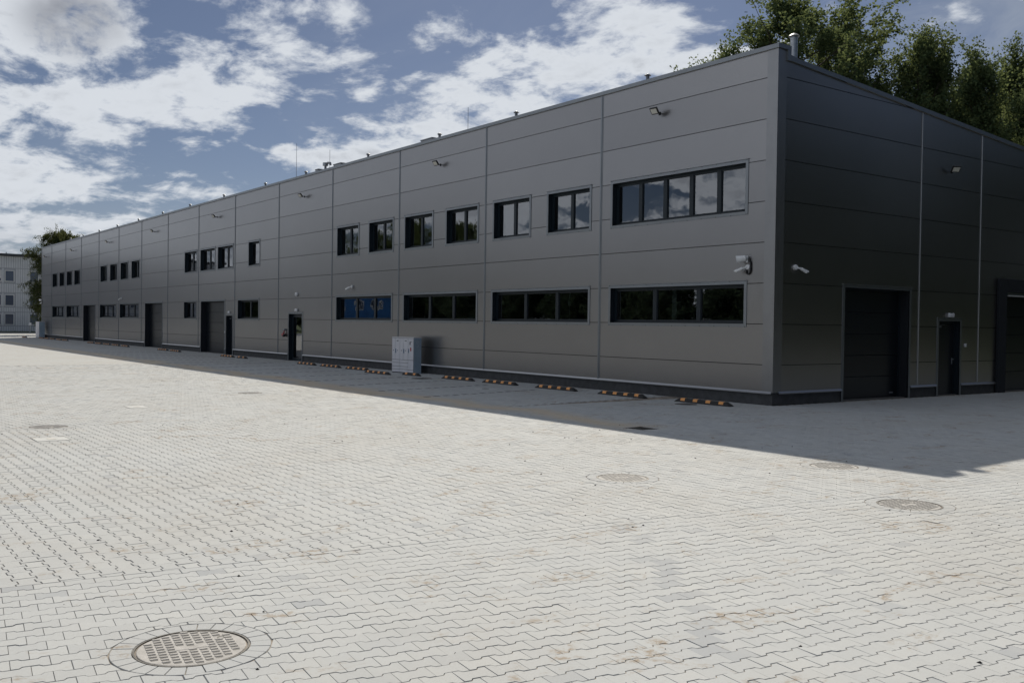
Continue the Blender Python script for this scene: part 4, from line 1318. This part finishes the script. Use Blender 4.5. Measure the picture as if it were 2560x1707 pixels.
lockers((-17.38, -0.80, 0.0), R(7), 'white parcel locker cabinet with tall doors standing against the long front')
lockers((-87.6, -0.75, 0.0), R(4), 'plain white cabinet at the far end of the long front', 1.2, 0.5, 1.5, False)

# ------------------------------------------------------------------ trees
def grow_tree(seed, H, spread, steep, n1, leaf=0.16, per=34, droop=0.0, bare=0.22, name='tree', cluster=0.36, lm='leaf_broad', bm_='bark', taper=0.75, upb=0.25, twig=1.0):
    rnd = random.Random(seed)
    wood = MB()
    pts = [(0, 0, -0.2)]
    lean = (rnd.uniform(-.03, .03), rnd.uniform(-.03, .03))
    N = 9
    trunk = [Vector((lean[0]*H*t*t+rnd.uniform(-.06, .06), lean[1]*H*t*t+rnd.uniform(-.06, .06), H*0.96*t)) for t in [i/(N-1) for i in range(N)]]
    trunk[0].z = -0.2
    r0 = H*0.017
    wood.tube(trunk, [r0*(1-0.93*i/(N-1)) for i in range(N)], 8)
    def on_trunk(t):
        f_ = t*(N-1); i = min(int(f_), N-2)
        return trunk[i].lerp(trunk[i+1], f_-i)
    tips = []
    for b in range(n1):
        t = bare+(0.985-bare)*((b+rnd.random())/n1)
        p = on_trunk(t)
        az = b*2.39996+rnd.uniform(-.5, .5)
        rel = (t-bare)/(1-bare)
        L = spread*(math.sin(math.pi*min(0.98, 0.12+0.88*rel)**taper)*0.85+0.22)*rnd.uniform(0.55, 1.25)
        slope = steep*(0.55+0.75*rel)+rnd.uniform(-.15, .15)
        d = Vector((math.cos(az), math.sin(az), slope)).normalized()
        path = [p]
        for q in range(4):
            d = (d+Vector((rnd.uniform(-.2, .2), rnd.uniform(-.2, .2), rnd.uniform(-.05, .22)-droop*0.25))).normalized()
            path.append(path[-1]+d*L/4)
        rb = max(0.012, r0*0.42*(1-t*0.75))
        wood.tube(path, [rb*(1-0.8*i/4) for i in range(5)], 5)
        m = rnd.randint(5, 8)
        for c in range(m):
            f_ = 0.25+0.75*(c+rnd.random())/m
            i = min(int(f_*4), 3)
            s = path[i].lerp(path[i+1], f_*4-i)
            d2 = (d+Vector((rnd.uniform(-1, 1), rnd.uniform(-1, 1), rnd.uniform(-.5, .9)-droop))).normalized()
            L2 = L*rnd.uniform(0.22, 0.42)+0.25
            e = s+d2*L2*0.6
            e2 = e+(d2+Vector((rnd.uniform(-.4, .4), rnd.uniform(-.4, .4), 0.15-droop*1.6))).normalized()*L2*0.5
            wood.tube([s, e, e2], [rb*0.38, rb*0.2, 0.006], 4)
            for w in range(rnd.randint(2, 4)):
                a = e.lerp(e2, rnd.uniform(-0.6, 1.0))
                d3 = (d2+Vector((rnd.uniform(-1, 1), rnd.uniform(-1, 1), rnd.uniform(-.6, .7)+upb-droop*1.8))).normalized()
                tips.append((a, a+d3*rnd.uniform(0.3, 1.0)*twig*(1+droop*1.6)))
    tips += [(trunk[-1]-Vector((0, 0, 0.8*q)), trunk[-1]+Vector((rnd.uniform(-.3, .3), rnd.uniform(-.3, .3), 1.1-0.8*q))) for q in range(3)]
    rs = np.random.default_rng(seed)
    V, F = [], []
    for a, b in tips:
        n = int(per*rs.uniform(0.5, 1.3))
        t = rs.random(n)
        c = np.array(a)[None]+(np.array(b)-np.array(a))[None]*t[:, None]+rs.normal(0, cluster*0.42, (n, 3))
        V.append(c)
    C = np.concatenate(V)
    n = len(C)
    u = rs.normal(size=(n, 3)); u /= np.linalg.norm(u, axis=1)[:, None]
    w = rs.normal(size=(n, 3)); w -= (w*u).sum(1)[:, None]*u; w /= np.linalg.norm(w, axis=1)[:, None]
    if droop: u[:, 2] -= 0.9; u /= np.linalg.norm(u, axis=1)[:, None]
    s = leaf*rs.uniform(0.6, 1.3, n)[:, None]
    P = np.stack([C-u*s*0.55, C+w*s*0.34, C+u*s*0.55, C-w*s*0.34], 1).reshape(-1, 3)
    F = np.arange(n*4).reshape(-1, 4)
    me = bpy.data.meshes.new('crown')
    me.vertices.add(n*4); me.vertices.foreach_set('co', P.ravel())
    me.loops.add(n*4); me.loops.foreach_set('vertex_index', F.ravel().astype(np.int32))
    me.polygons.add(n); me.polygons.foreach_set('loop_start', (np.arange(n)*4).astype(np.int32))
    me.update(calc_edges=True)
    me.materials.append(M[lm])
    tm = wood.mesh('trunk', M[bm_])
    return tm, me

def plant(name, meshes, loc, rz, sc, label, group, szx=1.0):
    r0 = empty(name, loc, rz)
    r0.scale = (sc*szx, sc*szx, sc)
    tag(r0, label, 'tree', group)
    link('trunk', meshes[0], r0)
    link('crown', meshes[1], r0)
    return r0
BROAD = grow_tree(3, 18.5, 5.2, 0.55, 34, 0.15, 74, cluster=0.33, upb=0.35, twig=1.25)
UPRIGHT = grow_tree(8, 15.5, 2.9, 1.9, 30, 0.14, 62, cluster=0.30, bare=0.15, upb=1.1, twig=1.7)
LOOSE = grow_tree(21, 16.0, 3.2, 1.6, 26, 0.14, 40, cluster=0.34, bare=0.2, upb=0.9, twig=1.7)
BIRCH = grow_tree(5, 11.6, 3.5, 0.75, 46, 0.15, 90, droop=0.55, bare=0.12, lm='leaf_birch', bm_='birch_bark', cluster=0.30)

THICKET = grow_tree(31, 16.5, 4.8, 0.5, 38, 0.24, 40, bare=0.05, cluster=0.5, taper=0.55, lm='leaf_dark')
SHRUB = grow_tree(41, 5.6, 3.4, 0.6, 26, 0.22, 46, bare=0.03, cluster=0.5, taper=0.5, lm='leaf_dark')

def at_az(az, dist): return (CAM_POS.x+math.cos(R(az))*dist, CAM_POS.y+math.sin(R(az))*dist, 0)
RT = [('broadleaf_tree', BROAD, 127.5, 54, 0.3, 1.02, 'tallest broad dark green tree rising behind the roof corner', 1.3),
      ('broadleaf_tree', UPRIGHT, 131.3, 57, 1.2, 1.10, 'narrow green treetop showing just left of the roof corner'),
      ('broadleaf_tree', LOOSE, 133.3, 60, 2.2, 1.05, 'small loose treetop peeping over the parapet, leftmost at the corner'),
      ('broadleaf_tree', BROAD, 124.9, 56, 2.6, 0.82, 'broad green tree against the right side of the tallest tree'),
      ('broadleaf_tree', BROAD, 126.0, 57, 4.4, 0.98, 'broad crown merging into the tallest tree from behind'),
      ('broadleaf_tree', LOOSE, 121.8, 53, 4.0, 1.02, 'thin open treetop right of the tallest tree'),
      ('broadleaf_tree', UPRIGHT, 120.2, 54, 0.7, 1.00, 'dense upright tree in the middle of the right hand row'),
      ('broadleaf_tree', UPRIGHT, 118.6, 52, 3.3, 0.93, 'lower rounded upright tree second from the right edge'),
      ('broadleaf_tree', UPRIGHT, 117.0, 55, 5.1, 0.98, 'pointed dense tree near the right edge'),
      ('broadleaf_tree', LOOSE, 115.2, 50, 1.0, 0.84, 'sunlit tree cut by the right edge'),
      ('broadleaf_tree', BROAD, 112.6, 56, 1.9, 0.72, 'tree standing just outside the right edge of the picture')]
for nm, ms, az, d, rz, sc, lab, *wide in RT: plant(nm, ms, at_az(az, d), rz, sc, lab, 'trees behind the warehouse', *wide)
for az, d, sc, ms, lab in ((119.2, 60, .98, UPRIGHT, 'between two upright trees of the right hand row'), (117.8, 62, .95, LOOSE, 'left of the pointed tree near the right edge'), (116.0, 60, .92, UPRIGHT, 'behind the sunlit tree at the right edge'), (129.8, 60, 1.05, UPRIGHT, 'left of the tallest tree, low over the parapet'), (121.0, 61, .93, LOOSE, 'behind the thin open treetop')):
    plant('broadleaf_tree', ms, at_az(az, d), az, sc, 'second row green tree '+lab, 'second row of trees behind the warehouse')
plant('birch_tree', BIRCH, (-101.0, 3.6, 0), 0.4, 1.0, 'weeping birch beyond the far end of the warehouse', None, 0.72)

# trees and cabins across the yard, seen only as reflections in panes and panels
east = [(13.5, 8, .62), (12.5, 15, .66), (14, 22, .62), (18, 3.5, .66), (18.5, 12, .7), (19.5, 20, .72), (12, 29, .66), (19, 29, .72), (8, 36, .7), (25, 7, .75), (26, 16, .8), (15, 37, .75), (24, -3, .7), (2.5, 42, .8), (10, 45, .85), (26, 25, .85)]
for i, (x, y, sc) in enumerate(east):
    sc *= 1.22
    plant('broadleaf_tree', THICKET, (x, y, 0), i*1.3, sc, 'tree right of the picture that darkens the gable end', 'trees right of the picture')
for i, (x, y) in enumerate(((11, 5), (10.8, 10.5), (10.6, 16), (10.8, 21.5), (10.5, 26), (14.5, 3.8), (8.5, 30.5), (20, -1), (6, 33), (11.8, 13), (11.8, 18.8), (11.9, 7.8))):
    plant('shrub', SHRUB, (x, y, 0), i*1.9, 0.62, 'shrub right of the picture below the trees', 'shrubs right of the picture')
south = [(-152, -60, BROAD, .98), (-143, -62, UPRIGHT, 1.15), (-134, -60, BROAD, .95), (-126, -62, BROAD, 1.0), (-118, -59, UPRIGHT, 1.15), (-110, -61, BROAD, .92), (-103, -63, UPRIGHT, .95), (-95, -63, BROAD, .55), (-88, -62, UPRIGHT, .66),
         (-80, -60, BROAD, .74), (-73, -61, UPRIGHT, .72), (-66, -62, BROAD, .56), (-58, -62, UPRIGHT, .64), (-50, -63, BROAD, .52), (-42, -62, LOOSE, .56), (-33, -64, BROAD, .50), (-24, -64, UPRIGHT, .54), (-14, -64, BROAD, .48), (-4, -64, UPRIGHT, .52), (8, -64, BROAD, .46),
         (-165, -28, BROAD, .46), (-180, -29, BROAD, .48), (-198, -29, BROAD, .5), (-216, -28, BROAD, .5), (-236, -28, BROAD, .52), (-256, -27, BROAD, .55), (-190, -36, UPRIGHT, .55), (-226, -36, UPRIGHT, .6), (-139, -70, BROAD, 1.0), (-122, -71, BROAD, .98)]
for i, (x, y, ms, sc) in enumerate(south):
    plant('broadleaf_tree', ms, (x, y, 0), i*2.1, sc, 'tree across the yard mirrored in the window panes', 'trees mirrored in the front')

for i in range(33):
    x = -194+i*6.3
    plant('shrub', SHRUB, (x+3.1, -57.5-2*math.sin(i*2.9), 0), i*1.7, 1.2, 'shrub across the yard mirrored in the lower panes', 'shrubs mirrored in the front')
    plant('shrub', SHRUB, (x, -52-3*math.sin(i*1.7), 0), i*1.1, 0.95+0.25*math.sin(i*2.3), 'shrub across the yard mirrored in the lower panes', 'shrubs mirrored in the front')

def make_cabin():
    r0 = empty('site_cabin')
    W, D, H = 2.44, 6.0, 2.59                             # the short end looks along +x
    b = MB().box(-D, 0, 0, W, 0.0, H)
    for q in range(16): b.box(-D+0.25+q*0.36, -D+0.43+q*0.36, -0.025, -0.001, 0.15, H-0.15)
    b.build('body', M['container_blue'], r0)
    f_ = MB()
    for y0, y1 in ((-0.03, 0.14), (W-0.14, W+0.03)): f_.box(-0.1, 0.035, y0, y1, 0, H+0.02)
    f_.box(-0.1, 0.035, 0.14, W-0.14, 0, 0.16); f_.box(-0.1, 0.035, 0.14, W-0.14, H-0.16, H+0.02)
    f_.build('corner_frame', M['container_blue'], r0)
    w_ = MB()
    for a, b2, c, d in ((0.66, 0.80, 0.86, 2.09), (1.64, 1.78, 0.86, 2.09), (0.80, 1.64, 0.86, 0.98), (0.80, 1.64, 1.97, 2.09), (1.17, 1.27, 0.98, 1.97)): w_.box(0.001, 0.05, a, b2, c, d)
    w = w_.build('window', M['window_white'], r0)
    MB().quad((0.02, 0.80, 0.98), (0.02, 1.64, 0.98), (0.02, 1.64, 1.97), (0.02, 0.80, 1.97)).build('pane', M['far_glass'], w)
    return r0
cb = make_cabin()
i = 0
for lvl in (0, 1):
    for q in range(5):
        c_ = cb if i == 0 else copy_tree(cb)
        base_ = Vector((-97.5, -44.0, 0)); d_ = Vector((-0.45, 0.893, 0))
        c_.location = base_+d_*(q*2.5-1.2)+Vector((0, 0, lvl*2.62)); c_.rotation_euler = (0, 0, math.atan2(-d_.x, d_.y))
        tag(c_, 'blue site cabin with white window mirrored in a lower window' if lvl else 'blue site cabin in the lower row of the stacked cabins', 'cabin', 'stacked blue site cabins, '+('upper' if lvl else 'lower'))
        i += 1

# ------------------------------------------------------------------ the far left
bl = empty('apartment_block', (-119.0, 0.9, 0), R(9))
tag(bl, 'pale three-storey block with ribbed cladding beyond the yard at far left', 'building')
BW0, BW1, BD_, BH = -28.0, 34.0, 12.0, 9.45
MB().box(-BD_, 0, BW0, BW1, 0, BH).build('wall', M['cladding_band'], bl)
MB().box(-BD_-0.3, 0.35, BW0-0.3, BW1+0.3, BH+0.01, BH+0.32).build('roof', M['roof_edge'], bl)
SZ = [(6.30, 7.73), (3.30, 4.73), (0.95+0.0, 2.35)]
pairs = []
y = BW0+1.0
winx = []
y0s = 3.27
k0 = math.floor((BW0-y0s)/4.38)
for kk in range(k0, 10):
    for off in (0.0, 1.48):
        yy = y0s+kk*4.38+off
        if BW0+0.6 < yy < BW1-1.8: winx.append(yy)
rib = MB()
for z0, z1 in ((0.0, 0.78), (0.86, 2.52), (2.60, 3.10), (3.18, 4.90), (4.98, 6.05), (6.13, 7.95), (8.03, BH)):
    for yv in np.arange(BW0, BW1, 0.27):
        mid = yv+0.1
        if any(wy-0.12 < mid < wy+1.26 for wy in winx) and any(z0 < (s0+s1)/2 < z1 for s0, s1 in SZ): continue
        rib.box(0.001, 0.05, yv, yv+0.2, z0, z1)
rb_ = rib.build('cladding_rib', M['cladding_white'], bl); rb_['kind'] = 'stuff'
fm = MB()
for a, b2, c, d in ((0, 1.14, 0, 0.09), (0, 1.14, 1.34, 1.43), (0, 0.09, 0.09, 1.34), (1.05, 1.14, 0.09, 1.34)): fm.box(0.001, 0.09, a, b2, c, d)
fm = fm.mesh('window', M['window_white'])
pm = MB().quad((0.03, 0.09, 0.09), (0.03, 1.05, 0.09), (0.03, 1.05, 1.34), (0.03, 0.09, 1.34)).mesh('pane', M['far_glass'])
bmh = MB().quad((0.034, 0.09, 0.42), (0.034, 1.05, 0.42), (0.034, 1.05, 1.34), (0.034, 0.09, 1.34)).mesh('blind', M['window_white'])
for (s0, s1) in SZ:
    for wy in winx:
        w = link('window', fm, bl, (0.0, wy, s0)); link('pane', pm, w)
        if s0 > 5 and random.random() < 0.45: link('blind', bmh, w)
ann = MB()
for yv in np.arange(BW0, BW1, 1.9): ann.tube([(0.2, yv, BH+0.3), (0.2, yv, BH+0.48)], 0.05, 5)
ann.build('roof_pins', M['roof_edge'], bl)

gr = MB()
gr.box(-118.5, -113.2, -40, 26, -0.05, 0.10)
lawn = gr.build('lawn', M['grass']); lawn['kind'] = 'structure'
kb = MB()
kerb = MB().cbox(-113.18, -113.0, -40, 26, -0.05, 0.12, 0.02).build('kerb', M['kerb']); kerb['kind'] = 'structure'
tf = MB()
for i in range(5200):
    x, y = random.uniform(-118.4, -113.3), random.uniform(-8, 12)
    h = random.uniform(0.05, 0.16); a = random.uniform(0, 6.28)
    dx, dy = math.cos(a)*0.03, math.sin(a)*0.03
    tf.add([(x-dx, y-dy, 0.1), (x+dx, y+dy, 0.1), (x+random.uniform(-.05, .05), y+random.uniform(-.05, .05), 0.1+h)], ((0, 1, 2),))
o = tf.build('grass_tufts', M['grass']); tag(o, 'short grass on the strip before the pale block', 'grass', kind='stuff')
o = empty('marker_post', (-112.6, 3.05, 0)); tag(o, 'thin pale marker post on the grass edge before the pale block', 'post')
MB().tube([(0, 0, 0), (0, 0, 1.05)], 0.06, 8).build('post', M['concrete_pale'], o)
MB().cbox(-0.05, 0.05, -0.14, 0.14, 0.95, 1.28, 0.02).build('plate', M['white_plastic'], o)
